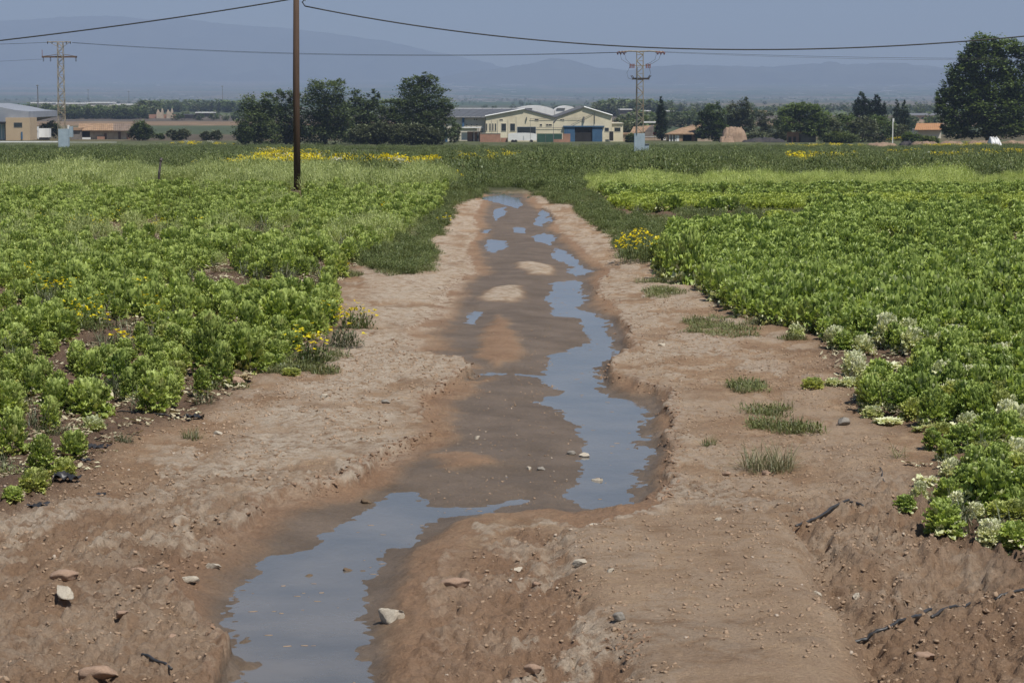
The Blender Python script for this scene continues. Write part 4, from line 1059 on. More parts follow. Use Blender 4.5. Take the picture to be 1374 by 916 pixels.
def yellow_strip(poly, dens, label, name='yellow_flowers', wf=.08, dark=.25):
    x, y = rand_in(PG(poly), dens, rng); k = fbm(x * .25, y * .07, 3, 17) > -.32; x, y = x[k], y[k]; n = len(x)
    ix = np.where(rng.random(n) < dark, rng.integers(0, 3, n), 3 + rng.integers(0, 3, n)); ix = np.where(rng.random(n) < wf, 6, ix)
    s = rng.uniform(.7, 1.5, n)
    scatter(name, np.stack([x, y, gzs(x, y)], 1), PY2, s, rng.uniform(0, 6.28, n), ix, label, 'flowers', .1)
yellow_strip([(312,224),(345,214),(420,213),(500,220),(575,221),(592,227),(500,228),(312,229)], .48, 'long strip of yellow flowers behind the wooden pole', dark=.42)
yellow_strip([(345,204),(372,202),(430,207),(440,212),(350,212)], .22, 'thinner yellow flowers above the long strip', dark=.5)
yellow_strip([(20,233),(60,231),(80,234),(20,237)], .5, 'low yellow flowers along the far edge of the left field', dark=.3)
yellow_strip([(1060,197),(1165,196),(1165,199),(1060,200)], .18, 'yellow green flowering verge before the shrubs at right', dark=.7)
yellow_strip([(225,192),(320,193),(320,196),(225,195)], .06, 'ochre flowering verge by the olive shrubs', dark=.6)
yellow_strip([(1240,196),(1340,194),(1340,198),(1240,200)], .2, 'yellow verge under the big right tree', dark=.5)
yellow_strip([(1060,211),(1140,211),(1140,221),(1060,221)], .10, 'sparse yellow flowers in the weeds beyond the right field', dark=.3)
yellow_strip([(1190,205),(1374,205),(1374,215),(1190,214)], .05, 'scattered yellow flowers in the weeds at far right', dark=.3)
yellow_strip([(600,210),(690,206),(690,220),(600,222)], .025, 'scattered yellow flowers in the weeds beyond the ditch', dark=.3)
# =================================================================== TREES
def crown(blobs, nleaf, s, seed, flat=.8):
    rg_ = np.random.default_rng(seed); blobs = np.array(blobs, float)
    vol = (blobs[:, 3] * blobs[:, 4] * blobs[:, 5]) ** (2 / 3); per = np.maximum((nleaf * vol / vol.sum()).astype(int), 30)
    Bs = []; Cs = []; az_ = []
    for b_, n in zip(blobs, per):
        nc_ = max(8, int(n / 26)); d = rg_.normal(size=(nc_, 3)); d /= np.linalg.norm(d, axis=1)[:, None]
        rr = rg_.uniform(.45, 1.0, nc_) ** .5 * rg_.uniform(.82, 1.14, nc_); c0 = d * rr[:, None]
        k = rg_.integers(0, nc_, n); g_ = rg_.normal(size=(n, 3)) * np.array([.15, .15, .11]) * rg_.uniform(.6, 1.3, (n, 1))
        q = c0[k] + g_
        Bs.append(b_[:3] + q * b_[3:6]); tone = np.clip(.40 + .25 * q[:, 2] + rg_.normal(0, .14, n) + rg_.normal(0, .24, nc_)[k], 0, 1); Cs.append(tone)  # leaf colour paler up each blob and by clump, imitating sunlit tops
        az_.append(np.arctan2(q[:, 1], q[:, 0]) + rg_.normal(0, 1, n))
    B = np.concatenate(Bs); t = np.concatenate(Cs); az = np.concatenate(az_); N = len(B)
    e0 = rg_.uniform(-.3, .9, N)
    V, Q = leafset(B, az, e0, e0 - rg_.uniform(0, 1, N), s * rg_.uniform(.6, 1.5, N), s * flat * rg_.uniform(.6, 1.3, N), 2, 3, 0, 1, 0, rg_, 1.0)
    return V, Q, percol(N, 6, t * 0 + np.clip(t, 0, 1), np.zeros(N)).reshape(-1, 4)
M_bark = surf('bark', (.13, .10, .075), (.07, .055, .04), 4, .95, .02, 30, stretch=(1, 1, .3))
M_dark = leafmat('dark_tree_leaf', (.055, .082, .038), (.215, .270, .125), trans=.36)
M_mid = leafmat('green_tree_leaf', (.046, .078, .026), (.220, .290, .105), trans=.38)
M_olive = leafmat('olive_tree_leaf', (.080, .095, .050), (.200, .220, .125), trans=.22)
M_cyp = leafmat('cypress_leaf', (.018, .034, .018), (.050, .078, .036), trans=.1)
def tree(name, px, base, Y, blobs_px, mat, nleaf, label, group=None, leaf=.34, trunk=True, cat='tree', dy=0.0, seed=None):
    """blobs_px: (column, row, half width, half height) read off the photograph; depth is as wide as the width"""
    x0 = XA(px, Y, base); z0 = float(gzs(np.array([x0]), np.array([Y]))[0]); u = Y / F_PX; seed = seed or int(px * 7 + Y)
    leaf *= 1.4; nleaf = int(nleaf * 1.55)
    if mat is M_dark and trunk and len(blobs_px) >= 4 and 320 < px < 600:
        blobs_px = [(a, b_, c_ * 1.28, d * 1.08) for a, b_, c_, d in blobs_px] + [(px - 10, base - 11, 21, 14), (px + 12, base - 10, 21, 13), (px, base - 24, 20, 14)]
    r = empty(name, (x0, Y, z0), label, cat, group)
    bl = []; rg_ = np.random.default_rng(seed)
    for cx, cy, hw, hh in blobs_px:
        bl.append(((cx - px) * u, rg_.uniform(-.35, .35) * hw * u, ZA(cy, Y) - z0, hw * u, hw * u * .95, hh * u))
    V, Q, c_ = crown(bl, nleaf, leaf, seed)
    V[:, 2] = np.maximum(V[:, 2], .02)
    if trunk:
        top = max(b_[2] + .3 * b_[5] for b_ in bl); H = top
        mb = MB(); rb = max(.10, H * .022)
        mb.tube([(0, 0, -.1), (.02 * H, 0, H * .25), (0, .02 * H, H * .5), (-.01 * H, 0, H * .8)], [rb * 1.3, rb, rb * .75, rb * .3], 8)
        for b_ in bl:
            mb.tube([(0, 0, H * .18), (b_[0] * .4, b_[1] * .4, H * .3 + b_[2] * .2), (b_[0] * .85, b_[1] * .85, b_[2])], [rb * .6, rb * .4, rb * .15], 6)
        me = bpy.data.meshes.new('trunk'); me.from_pydata(mb.v, [], mb.f); me.materials.append(M_bark); link('trunk', me, r)
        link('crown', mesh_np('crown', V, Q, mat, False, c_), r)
    else:
        link('foliage', mesh_np('foliage', V, Q, mat, False, c_), r)
    return r
G = 'dark trees of the group left of the warehouses'
tree('tree', 342, 192, 500, [(345,140,16,14),(340,160,18,16),(334,178,12,13),(358,170,14,16),(352,152,14,16),(362,136,10,12)], M_dark, 6500, 'leftmost dark tree of the group behind the wooden pole')
tree('tree', 384, 192, 508, [(384,140,14,18),(378,160,18,18),(390,172,16,18),(392,132,8,10),(376,128,6,8)], M_dark, 6500, 'dark tree just left of the wooden pole')
tree('tree', 436, 193, 502, [(438,124,24,15),(430,142,26,18),(448,150,24,18),(432,170,28,20),(455,175,20,16),(424,116,8,8),(452,115,9,8)], M_dark, 11000, 'broad domed dark tree just right of the wooden pole')
tree('tree', 488, 192, 512, [(478,133,8,12),(486,146,16,16),(500,150,14,14),(502,130,6,9),(478,160,16,16),(496,168,16,14)], M_dark, 7000, 'lower dark tree right of the broad domed one')
tree('tree', 530, 192, 516, [(522,142,12,9),(534,150,14,14),(518,158,16,14),(540,166,12,12)], M_dark, 5500, 'low dark tree left of the tallest one')
tree('tree', 568, 193, 498, [(558,112,16,9),(575,108,12,9),(566,124,26,12),(578,142,24,14),(556,142,20,14),(584,158,20,14),(566,164,22,16),(575,178,24,14),(594,146,10,12)], M_dark, 12500, 'tallest dark tree at the right end of the group')
for i, (cx, top, w_, lab) in enumerate([(485,170,16,'olive green shrub at the left foot of the dark tree group'), (508,166,17,'olive green shrub second from the left under the dark trees'), (532,168,18,'olive green shrub in the middle under the dark trees'),
        (556,168,17,'olive green shrub second from the right under the dark trees'), (578,172,14,'olive green shrub at the right end under the dark trees')]):
    tree('shrub', cx, 194, 485, [(cx, (top + 194) / 2, w_, (194 - top) / 2), (cx + 4, top + 6, w_ * .6, 7)], M_olive, 2400, lab, None, .3, False, 'shrub')
tree('shrub', 329, 192, 490, [(330,182,9,11),(327,172,6,7)], M_dark, 1200, 'dark shrub at the left end of the dark tree group', None, .3, False, 'shrub')
tree('tree', 609, 192, 545, [(608,184,8,9),(611,174,7,8),(607,164,3,6)], M_dark, 1800, 'small dark tree before the warehouse canopy', leaf=.26)
# big tree at the right
tree('tree', 1325, 190, 470, [(1318,62,22,16),(1300,80,16,16),(1345,66,20,14),(1322,88,30,18),(1290,102,22,16),(1276,118,14,16),(1300,124,26,18),(1335,118,32,22),(1270,146,14,16),(1292,152,24,18),(1328,150,32,22),(1364,112,26,30),(1368,150,28,24),(1284,174,16,12),(1312,174,26,12),(1350,172,30,13),(1270,168,10,12),(1378,80,18,22),(1262,132,8,10)], M_mid, 30000, 'huge broad green tree cut by the right edge', leaf=.40)
# trees and shrubs right of the pylon
tree('cypress_tree', 888, 184, 600, [(887.5,178,8,9),(887.5,166,7.5,12),(887.5,154,6,12),(887,144,3.6,9),(886.5,136,1.8,6)], M_cyp, 3800, 'slim dark cypress standing alone between the two tiled houses', leaf=.26)
tree('tree', 955, 190, 590, [(942,170,10,12),(958,150,14,12),(955,166,18,14),(966,178,16,12),(944,156,8,8),(952,182,18,9)], M_mid, 5200, 'round green tree over the end of the porch house')
tree('tree', 990, 188, 640, [(985,150,12,12),(998,146,8,16),(1003,156,10,14),(984,166,14,12),(1000,170,14,12),(1001,137,2.5,6)], M_olive, 4200, 'grey green tree with a pointed tip behind the earth ruin')
tree('tree', 1026, 188, 650, [(1022,158,9,12),(1030,162,10,12),(1016,176,14,9),(1034,176,14,10)], M_olive, 2800, 'thin grey green tree left of the wide round tree')
tree('tree', 1073, 186, 560, [(1060,152,16,12),(1085,150,18,11),(1073,146,14,9),(1055,166,16,12),(1080,166,22,12),(1100,160,16,12),(1094,174,18,10)], M_mid, 8200, 'wide round green tree over the brick ruin')
tree('tree', 1158, 176, 640, [(1155,132,5,8),(1154,144,8,12),(1162,142,6,10),(1156,156,12,12)], M_cyp, 2600, 'dark pointed tree, leftmost of three above the shrubs')
tree('tree', 1176, 176, 640, [(1176,136,5,8),(1172,146,8,10),(1183,146,6,10),(1177,158,12,12)], M_cyp, 2600, 'dark forked tree, middle of three above the shrubs')
tree('cypress_tree', 1203, 182, 620, [(1203,140,2.5,6),(1203,150,5,9),(1203,162,7,12),(1203,174,8,10)], M_cyp, 2000, 'cypress left of the pair above the white post', leaf=.26)
tree('cypress_tree', 1213, 182, 620, [(1212,141,2.5,6),(1213,152,5,10),(1214,164,6,12),(1215,175,7,10)], M_cyp, 2000, 'cypress right of the pair above the white post', leaf=.26)
for i, (cx, top, hw, Y, mt, lab) in enumerate([(1112,160,16,560,M_olive,'olive shrub right of the brick ruin'), (1132,154,18,565,M_mid,'leafy shrub below the pointed trees, left one'), (1158,160,18,560,M_olive,'olive shrub in the middle of the thicket at right'),
        (1180,156,18,566,M_mid,'leafy shrub left of the white post'), (1205,168,14,600,M_olive,'shrub behind the white post'), (1224,180,14,520,M_mid,'low shrub right of the white post'),
        (1246,184,12,515,M_weed,'low dark shrub before the orange roofed house'), (1128,178,24,540,M_weed,'low spreading shrub before the olive one'), (1050,176,12,600,M_olive,'low olive shrub between ruin and wide tree'), (1014,178,18,610,M_olive,'low olive scrub behind the dark heap'), (850,181,9,560,M_weed,'dark shrub at the left foot of the right pylon')]):
    tree('shrub', cx, 192, Y, [(cx, (top + 194) / 2, hw, (194 - top) / 2), (cx - 5, top + 7, hw * .55, 8), (cx + 6, top + 8, hw * .5, 8)], mt, 2600, lab, None, .32, False, 'shrub')
# left shrubs and trees
tree('tree', 66, 188, 640, [(60,174,8,8),(70,172,9,9),(76,178,8,8)], M_dark, 2200, 'round dark tree right of the white truck')
tree('tree', 191, 189, 600, [(188,172,11,9),(182,180,9,9),(196,180,12,9),(192,176,12,12)], M_dark, 3400, 'round dark bush at the right end of the long low house')
tree('shrub', 215, 189, 600, [(215,184,5,5)], M_dark, 500, 'tiny dark bush right of the round one', None, .3, False, 'shrub')
tree('tree', 240, 189, 600, [(232,181,8,6),(246,180,9,6),(238,184,8,5)], M_olive, 1700, 'olive tree, left one of two by the verge')
tree('tree', 284, 189, 600, [(278,183,8,6),(290,182,8,6)], M_olive, 1400, 'olive tree, right one of two by the verge')
# distant tree belts: one mass each
PT = [proto('tree', *crown([(0, 0, .55, .42, .42, .38), (.15, .1, .3, .35, .35, .28), (-.2, 0, .4, .3, .3, .3), (0, 0, .12, .3, .3, .14)], 420, .13, 1100 + i), (M_dark, M_mid, M_olive)[i % 3]) for i in range(4)]
PT.append(proto('tree', *crown([(0, 0, .5, .12, .12, .5), (0, 0, .25, .15, .15, .3)], 260, .08, 1110), M_cyp))
def belt(name, zones, label):
    P = []; S_ = []; I = []
    for (pxa, pxb, ya, yb, n, ha, hb, cyp) in zones:
        for _ in range(n):
            Y = random.uniform(ya, yb); px = random.uniform(pxa, pxb); x = (px - CX) / F_PX * Y
            h = random.uniform(ha, hb); P.append((x, Y)); S_.append((h * random.uniform(.8, 1.5), h * 1.2, h)); I.append(4 if random.random() < cyp else random.randrange(4))
    P = np.array(P); z = gzs(P[:, 0], P[:, 1])
    scatter(name, np.stack([P[:, 0], P[:, 1], z], 1), PT, np.array(S_), rng.uniform(0, 6.28, len(P)), I, label, 'trees')
belt('distant_trees', [(92,210,1350,1550,170,5.5,8.5,.02), (60,95,1500,1650,40,6,9,.3), (186,204,1500,1550,6,10,12,0), (210,330,1900,2300,150,7,11,.02), (-60,60,1700,2200,60,5,8,.05), (210,330,1250,1500,30,3,5,0)], 'belt of trees on the plain at left beyond the fields')
belt('distant_trees', [(835,1010,900,1200,60,5,7.5,.06), (800,900,1500,1900,90,8.5,12,.03), (900,1260,1500,2400,170,5,8,.06), (640,800,1900,2600,24,4,6,0), (835,870,700,800,10,4,6,0), (1040,1260,800,1100,36,4,6,.15)], 'belt of trees on the plain behind the farmhouses at right')
belt('distant_trees', [(-150,1500,2600,9000,420,3.5,7,.02)], 'scattered trees dotted over the far plain')
# =================================================================== BUILDINGS
M_cream = surf('cream_render', (.76, .69, .52), (.58, .51, .37), .25, .9, .02, 8)
M_cream2 = surf('pale_render', (.66, .62, .52), (.56, .52, .43), .35, .9, .02, 8)
M_roofg = surf('grey_sheet_roof', (.13, .135, .15), (.095, .10, .11), .3, .7)
M_roofl = surf('light_grey_roof', (.30, .32, .36), (.24, .26, .30), .2, .7)
M_wht = surf('white_paint', (.78, .78, .77), (.66, .66, .65), .6, .7)
M_glass = surf('dark_window_glass', (.030, .038, .045), (.02, .025, .03), .5, .2, spec=.6)
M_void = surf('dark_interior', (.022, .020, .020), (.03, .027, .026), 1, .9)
M_blue = surf('blue_door_paint', (.060, .135, .24), (.05, .11, .20), .6, .6)
M_brick = surf('pinkish_brick', (.40, .22, .155), (.30, .17, .12), .9, .95, .02, 6)
M_green = surf('green_netting', (.045, .10, .075), (.035, .08, .06), 1.2, .9)
M_tile = surf('clay_tile', (.42, .28, .175), (.26, .17, .11), .8, .95, .03, 4)
M_tileo = surf('orange_clay_tile', (.50, .27, .13), (.38, .20, .10), .8, .95, .03, 4)
M_oldw = surf('old_plaster', (.50, .42, .32), (.36, .27, .20), .7, .95, .02, 5)
M_beige = surf('beige_panel_wall', (.48, .37, .25), (.43, .33, .22), .3, .85)
M_metal = surf('grey_steel', (.20, .20, .20), (.14, .14, .14), 2, .6, metal=.3)
M_earthw = surf('adobe_rubble', (.36, .255, .18), (.22, .15, .105), .9, 1.0, .05, 3)
M_stonew = surf('grey_rubble_wall', (.26, .23, .20), (.14, .12, .11), .6, 1.0, .05, 3)
def bsp(root, name, mat, x0, x1, y0, y1, Y, d, off=0.0, kind=None, label=None):
    """a block whose front spans columns x0..x1 and rows y0..y1 at distance Y"""
    z1, z0 = ZA(y0, Y), ZA(y1, Y)
    return MB().box(XA(x0, Y), XA(x1, Y), Y + off, Y + off + d, z0, z1).build(name, mat, root, kind=kind, label=label)
def building(name, px, Y, label, cat='building', py=190):
    return empty(name, (XA(px, Y), Y, ZA(py, Y)), label, cat)
def prof(pts, Y): return [(XA(a, Y), ZA(b_, Y)) for a, b_ in pts]
def opening(root, nm, x0, x1, y0, y1, Y, mat=None, frame=None, label=None):
    """window or door: a frame standing proud of the wall with the pane set inside it"""
    X0, X1, Z0, Z1 = XA(x0, Y), XA(x1, Y), ZA(y1, Y), ZA(y0, Y); t = .08
    mb = MB(); mb.box(X0 - t, X0, Y - .07, Y + .02, Z0, Z1); mb.box(X1, X1 + t, Y - .07, Y + .02, Z0, Z1)
    mb.box(X0 - t, X1 + t, Y - .07, Y + .02, Z1, Z1 + t); mb.box(X0 - t, X1 + t, Y - .09, Y + .02, Z0 - t, Z0)
    f = mb.build(nm, frame or M_cream2, root, label=label)
    me = bpy.data.meshes.new('pane'); o_ = root.location
    p = MB().box(X0, X1, Y - .045, Y + .015, Z0, Z1); me.from_pydata([(a - o_[0], b_ - o_[1], c_ - o_[2]) for a, b_, c_ in p.v], [], p.f); me.materials.append(mat or M_glass)
    link('pane', me, f)
    return f
def ribbed_roof(root, name, mat, quad, rib=1.0):
    """roof sheet from four corners (front left, front right, back right, back left) with standing ribs"""
    a, b_, c_, d = [Vector(q) for q in quad]; mb = MB(); o_ = root.location
    n = (b_ - a).cross(d - a).normalized(); n = n if n.z > 0 else -n
    i = 0; pts = [a, b_, c_, d]; mb.v += [tuple(q) for q in pts] + [tuple(q - n * .12) for q in pts]
    mb.f += [(0, 1, 2, 3), (7, 6, 5, 4), (0, 4, 5, 1), (1, 5, 6, 2), (2, 6, 7, 3), (3, 7, 4, 0)]
    k = int((b_ - a).length / rib)
    for j in range(1, k):
        t = j / k; mb.bar(a.lerp(b_, t) + n * .04, d.lerp(c_, t) + n * .04, .05)
    return mb.build(name, mat, root)
YW = 580
# --- left hall (grey roof seen along its slope)
hl = building('warehouse', 625, YW + 14, 'low cream warehouse with a grey pitched roof, left of the twin gabled hall')
bsp(hl, 'wall', M_cream2, 598, 651, 157, 192, YW + 14, 18)
ribbed_roof(hl, 'roof', M_roofg, [(XA(596, YW + 13), YW + 13, ZA(157.5, YW + 13)), (XA(652, YW + 13), YW + 13, ZA(157.5, YW + 13)), (XA(700, YW + 60), YW + 60, ZA(146, YW + 60)), (XA(596, YW + 60), YW + 60, ZA(146, YW + 60))], 1.2)
bsp(hl, 'ridge_cap', M_wht, 597, 700, 145.2, 146.2, YW + 60, .5)
for a in (636.5, 639.5, 632.5, 640, 626, 617.5):
    b0 = 159.6 if a in (636.5, 639.5) else 167.2
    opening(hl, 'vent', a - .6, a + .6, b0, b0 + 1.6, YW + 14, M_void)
bsp(hl, 'door', M_blue, 620, 623, 157.6, 170, YW + 13.6, .3, label='tall narrow bluish vent duct')
# --- canopy in front
cn = building('canopy', 630, YW + 2, 'flat white canopy on thin dark posts before the low warehouse', 'canopy')
bsp(cn, 'roof', M_wht, 612, 648, 171, 171.9, YW + 2, 6)
bsp(cn, 'awning', M_wht, 618, 640, 172.2, 176, YW + 4, .4)
for a in (636, 641.5, 647.5): MB().bar((XA(a, YW + 2), YW + 2.2, ZA(192, YW)), (XA(a, YW + 2), YW + 2.2, ZA(171.8, YW)), .12).build('post', M_metal, cn)
bk = building('brick_wall', 636, YW + 5, 'pinkish brick shed wall under the white canopy', 'wall')
bsp(bk, 'wall', M_brick, 627, 646.5, 177, 192, YW + 5, 4); bsp(bk, 'window', M_wht, 619, 627, 178, 188, YW + 5, 3)
opening(bk, 'door', 634, 637, 179, 191, YW + 5, M_void, M_brick); opening(bk, 'door', 639.5, 642.5, 179, 191, YW + 5, M_void, M_brick)
gt = building('gate', 597, YW - 8, 'dark blue metal gate beside the dark trees', 'gate')
bsp(gt, 'panel', M_metal, 594.5, 597.4, 176, 191, YW - 8, .15); bsp(gt, 'panel', M_blue, 597.6, 600.5, 176, 191, YW - 8, .15); bsp(gt, 'gate_post', M_cream2, 600.7, 601.6, 175, 192, YW - 8, .4)
# --- twin gabled hall
tw = building('warehouse', 735, YW, 'twin gabled cream warehouse with a blue sliding door')
g1 = [(651.7, 192), (745, 192), (745, 158.3), (704, 147.4), (651.7, 157.2)]; g2 = [(745.02, 192), (821, 192), (821, 156), (783.4, 144.6), (745.02, 158.3)]
MB().prism(prof(g1, YW), YW, YW + 45).build('wall', M_cream, tw)
MB().prism(prof(g2, YW), YW, YW + 45).build('wall', M_cream, tw)
def slope(root, p, q, Y0, Y1, mat, lift=.14, over=.35, nm='roof'):
    a = Vector((XA(p[0], Y0), Y0 - over, ZA(p[1], Y0) + lift)); b_ = Vector((XA(q[0], Y0), Y0 - over, ZA(q[1], Y0) + lift)); dY = Vector((0, Y1 - Y0 + over, 0))
    return ribbed_roof(root, nm, mat, [a, a + dY, b_ + dY, b_], 2.2)
slope(tw, (651, 157.3), (704, 147.4), YW, YW + 45, M_roofg); slope(tw, (704, 147.4), (745, 158.2), YW, YW + 45, M_roofg)
slope(tw, (745.1, 158.2), (783.4, 144.6), YW, YW + 45, M_roofg); slope(tw, (783.4, 144.6), (821.6, 156.2), YW, YW + 45, M_roofg)
def edge_strip(p, q, nm='verge_trim'):
    MB().bar((XA(p[0], YW), YW - .42, ZA(p[1], YW) + .22), (XA(q[0], YW), YW - .42, ZA(q[1], YW) + .22), .17).build(nm, M_wht, tw)
edge_strip((651, 157.3), (704, 147.4)); edge_strip((783.4, 144.7), (821.6, 156.3))
for a, b_ in ((653, .8), (657.5, .8), (661.3, .8), (665, .8)): opening(tw, 'window', a - b_, a + b_, 166, 175.6, YW)
for a, b_ in ((672.8, 679), (684.6, 691)): opening(tw, 'window', a, b_, 166, 176, YW)
opening(tw, 'shopfront', 694.5, 718.5, 170.8, 179.6, YW, None, M_blue)
for a, b_, c_, d in ((717.8, 720, 160, 162), (720.6, 722.4, 160, 162), (724.6, 727.2, 166.6, 169), (733, 735.2, 166.6, 169), (736, 740.4, 166.8, 168.8), (670.5, 674.6, 160.2, 161.6), (752, 754, 160.2, 161.6), (754.8, 756.8, 160.4, 162)):
    opening(tw, 'vent', a, b_, c_, d, YW, M_void)
opening(tw, 'window', 811.5, 816.8, 171.6, 176.4, YW, None)
bsp(tw, 'wall_bracket', M_metal, 782.4, 784.2, 156.6, 163.8, YW - .5, .45); bsp(tw, 'wall_bracket', M_metal, 706.2, 707.2, 157, 161.2, YW - .5, .45)
bsp(tw, 'downpipe', M_metal, 797.8, 798.2, 151, 166, YW - .3, .25)
for p, q in (((796, 152), (766, 168)), ((711, 159.2), (780, 158.8)), ((720, 171.5), (757, 171.5))):
    MB().bar((XA(p[0], YW), YW - .25, ZA(p[1], YW)), (XA(q[0], YW), YW - .25, ZA(q[1], YW)), .05).build('conduit', M_metal, tw)
for a in (660, 668, 682, 693): bsp(tw, 'pilaster', M_cream2, a - .35, a + .35, 160.5 if a < 690 else 156, 192, YW - .12, .11)
sd_ = bpy.data  # sliding door: rail, two leaves, dark opening between them
bsp(tw, 'door_rail', M_blue, 755.5, 811, 168.9, 170.5, YW - .7, .6)
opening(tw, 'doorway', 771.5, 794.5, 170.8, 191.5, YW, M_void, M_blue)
for a, b_ in ((757, 771), (795, 808.3)):
    lf = bsp(tw, 'sliding_door', M_blue, a, b_, 170.7, 191.6, YW - .4, .12)
    mb = MB(); X0, X1, Z0, Z1 = XA(a, YW), XA(b_, YW), ZA(191.6, YW), ZA(170.7, YW)
    for k in range(1, 6): xx = X0 + (X1 - X0) * k / 6; mb.box(xx - .03, xx + .03, YW - .45, YW - .405, Z0 + .05, Z1 - .05)
    me = bpy.data.meshes.new('rib'); o_ = tw.location; me.from_pydata([(p - o_[0], q - o_[1], s - o_[2]) for p, q, s in mb.v], [], mb.f); me.materials.append(M_blue); tag(link('ribs', me, lf), kind='stuff')
ax = building('annex', 828, YW + 2, 'small flat roofed cream annex at the right end of the twin hall')
bsp(ax, 'wall', M_cream, 821.3, 836, 166, 191, YW + 2, 12); bsp(ax, 'roof', M_cream2, 821.2, 836.6, 165.2, 166, YW + 1.6, 12.8)
opening(ax, 'window', 824.5, 832.5, 171.3, 176.5, YW + 2)
# --- white vaulted roofs of the hall behind
for i, (a, b_, pk, lab) in enumerate(((690, 744, 141.8, 'white vaulted greenhouse roof behind the first gable'), (744.5, 775, 142.2, 'white vaulted greenhouse roof between the two gables'))):
    Yv_ = YW + 62; gh = building('vaulted_hall', (a + b_) / 2, Yv_, lab)
    arc = [(a + (b_ - a) * t, 147.5 - (147.5 - pk) * math.sin(math.pi * t) ** .7) for t in [k / 12 for k in range(13)]]
    MB().prism([(x, z) for x, z in prof([(a, 165), (b_, 165)] + arc[::-1], Yv_)], Yv_, Yv_ + 20).build('roof', M_wht, gh)
    bsp(gh, 'vent', M_roofg, a + (b_ - a) * .08, a + (b_ - a) * .45, 145.2, 146.6, Yv_ - .3, .2)
# --- yard walls before the hall
yw = building('brick_wall', 657, YW - 12, 'long pinkish brick yard wall before the first gable', 'wall'); bsp(yw, 'wall', M_brick, 644, 671.5, 179.3, 193, YW - 12, .3); bsp(yw, 'pier', M_brick, 671.7, 681, 185, 193, YW - 12.1, .35); bsp(yw, 'coping', M_cream2, 644, 671.6, 178.7, 179.2, YW - 12.1, .5)
vt = building('white_tank', 700, YW - 14, 'long whitish covered trailer parked before the shopfront', 'trailer')
arc = [(682 + 38 * t, 180.2 - 1.6 * math.sin(math.pi * t) ** .4) for t in [k / 10 for k in range(11)]]
MB().prism(prof([(682, 188.5), (720, 188.5)] + arc[::-1], YW - 14), YW - 14, YW - 11.6).build('body', M_wht, vt)
for a in (688, 692, 713): MB().bar((XA(a, YW - 14), YW - 14.1, ZA(190, YW - 14)), (XA(a, YW - 14), YW - 13.8, ZA(190, YW - 14)), .42, None, 12).build('wheel', M_void, vt)
bsp(vt, 'hitch', M_metal, 720, 724, 188, 188.7, YW - 13, .2)
gf = building('green_fence', 738, YW - 13, 'green netting fence on posts before the valley of the gables', 'fence'); 
for a in (720.6, 732, 743, 754): MB().bar((XA(a, YW - 13), YW - 13, ZA(194, YW - 13)), (XA(a, YW - 13), YW - 13, ZA(178.8, YW - 13)), .06).build('post', M_metal, gf)
for a, b_ in ((720.8, 731.8), (732.2, 742.8), (743.2, 753.8)): bsp(gf, 'netting', M_green, a, b_, 179.4, 194, YW - 13, .05)
b2 = building('brick_wall', 753, YW - 14, 'stepped orange brick wall left of the blue sliding door', 'wall'); bsp(b2, 'wall', M_brick, 742.5, 755, 187, 195, YW - 14.4, .3); bsp(b2, 'wall', M_brick, 755.1, 765.3, 179.6, 194, YW - 14.4, .3)
ut = building('utility_post', 742.5, YW - 18, 'thin utility post with a slanting lamp arm before the gables', 'post'); MB().bar((XA(742.5, YW - 18), YW - 18, ZA(195, YW - 18)), (XA(742.5, YW - 18), YW - 18, ZA(164, YW - 18)), .08).build('pole', M_metal, ut)
MB().bar((XA(742.5, YW - 18), YW - 18, ZA(165, YW - 18)), (XA(748, YW - 18), YW - 18, ZA(158.6, YW - 18)), .22, .1).build('lamp_arm', M_metal, ut)
u2 = building('utility_post', 711.5, YW - 16, 'thin dark post before the shopfront window', 'post'); MB().bar((XA(711.5, YW - 16), YW - 16, ZA(193, YW - 16)), (XA(711.5, YW - 16), YW - 16, ZA(159.5, YW - 16)), .06).build('pole', M_metal, u2)
sp_ = building('shed', 840, YW + 4, 'lean to shed of scrap sheets right of the annex', 'shed'); bsp(sp_, 'wall', M_oldw, 829, 850, 181, 192, YW + 4, 4); bsp(sp_, 'roof', M_tile, 828, 851, 178.6, 180.8, YW + 3.6, 5); opening(sp_, 'door', 817.5, 823, 176.5, 189, YW - 1, M_void)
# --- house with round red sign
h2 = building('house', 860, 620, 'small old house with an orange tiled roof behind the right pylon', 'house')
bsp(h2, 'wall', M_oldw, 847, 865, 178.4, 190, 620, 9)
MB().prism(prof([(865.05, 190), (877, 190), (877, 168.6), (865.05, 176)], 620), 620, 629).build('gable_wall', M_stonew, h2)  # grey material paints in the shade on this gable end
ribbed_roof(h2, 'roof', M_tile, [(XA(845, 619), 619, ZA(179.5, 619)), (XA(865, 619), 619, ZA(176.6, 619)), (XA(878, 629), 629, ZA(168, 629)), (XA(850, 629), 629, ZA(170, 629))], .5)
bsp(h2, 'parapet', M_wht, 864, 880, 163, 165, 640, .5)
fw = building('white_wall', 880, 606, 'low whitewashed yard wall at the foot of the cypress', 'wall'); bsp(fw, 'wall', M_oldw, 865.5, 890, 184, 193.5, 606, .3); bsp(fw, 'pier', M_wht, 890.2, 893.5, 184.5, 193.5, 605.8, .7); bsp(fw, 'coping', M_wht, 865.5, 890, 183.4, 183.9, 605.9, .5)
rs = building('round_sign', 878.5, 604, 'round red sign on a post left of the cypress', 'sign')
M_red = surf('red_sign_paint', (.42, .06, .06), (.36, .05, .05), 1, .6)
x, y_, z = at_d(878.5, 179, 604); MB().bar((x, y_ - .04, z), (x, y_ + .02, z), .45, None, 20).build('disc', M_red, rs); MB().bar((x, y_ + .07, z - 2.6), (x, y_ + .07, z + .3), .04).build('post', M_metal, rs)
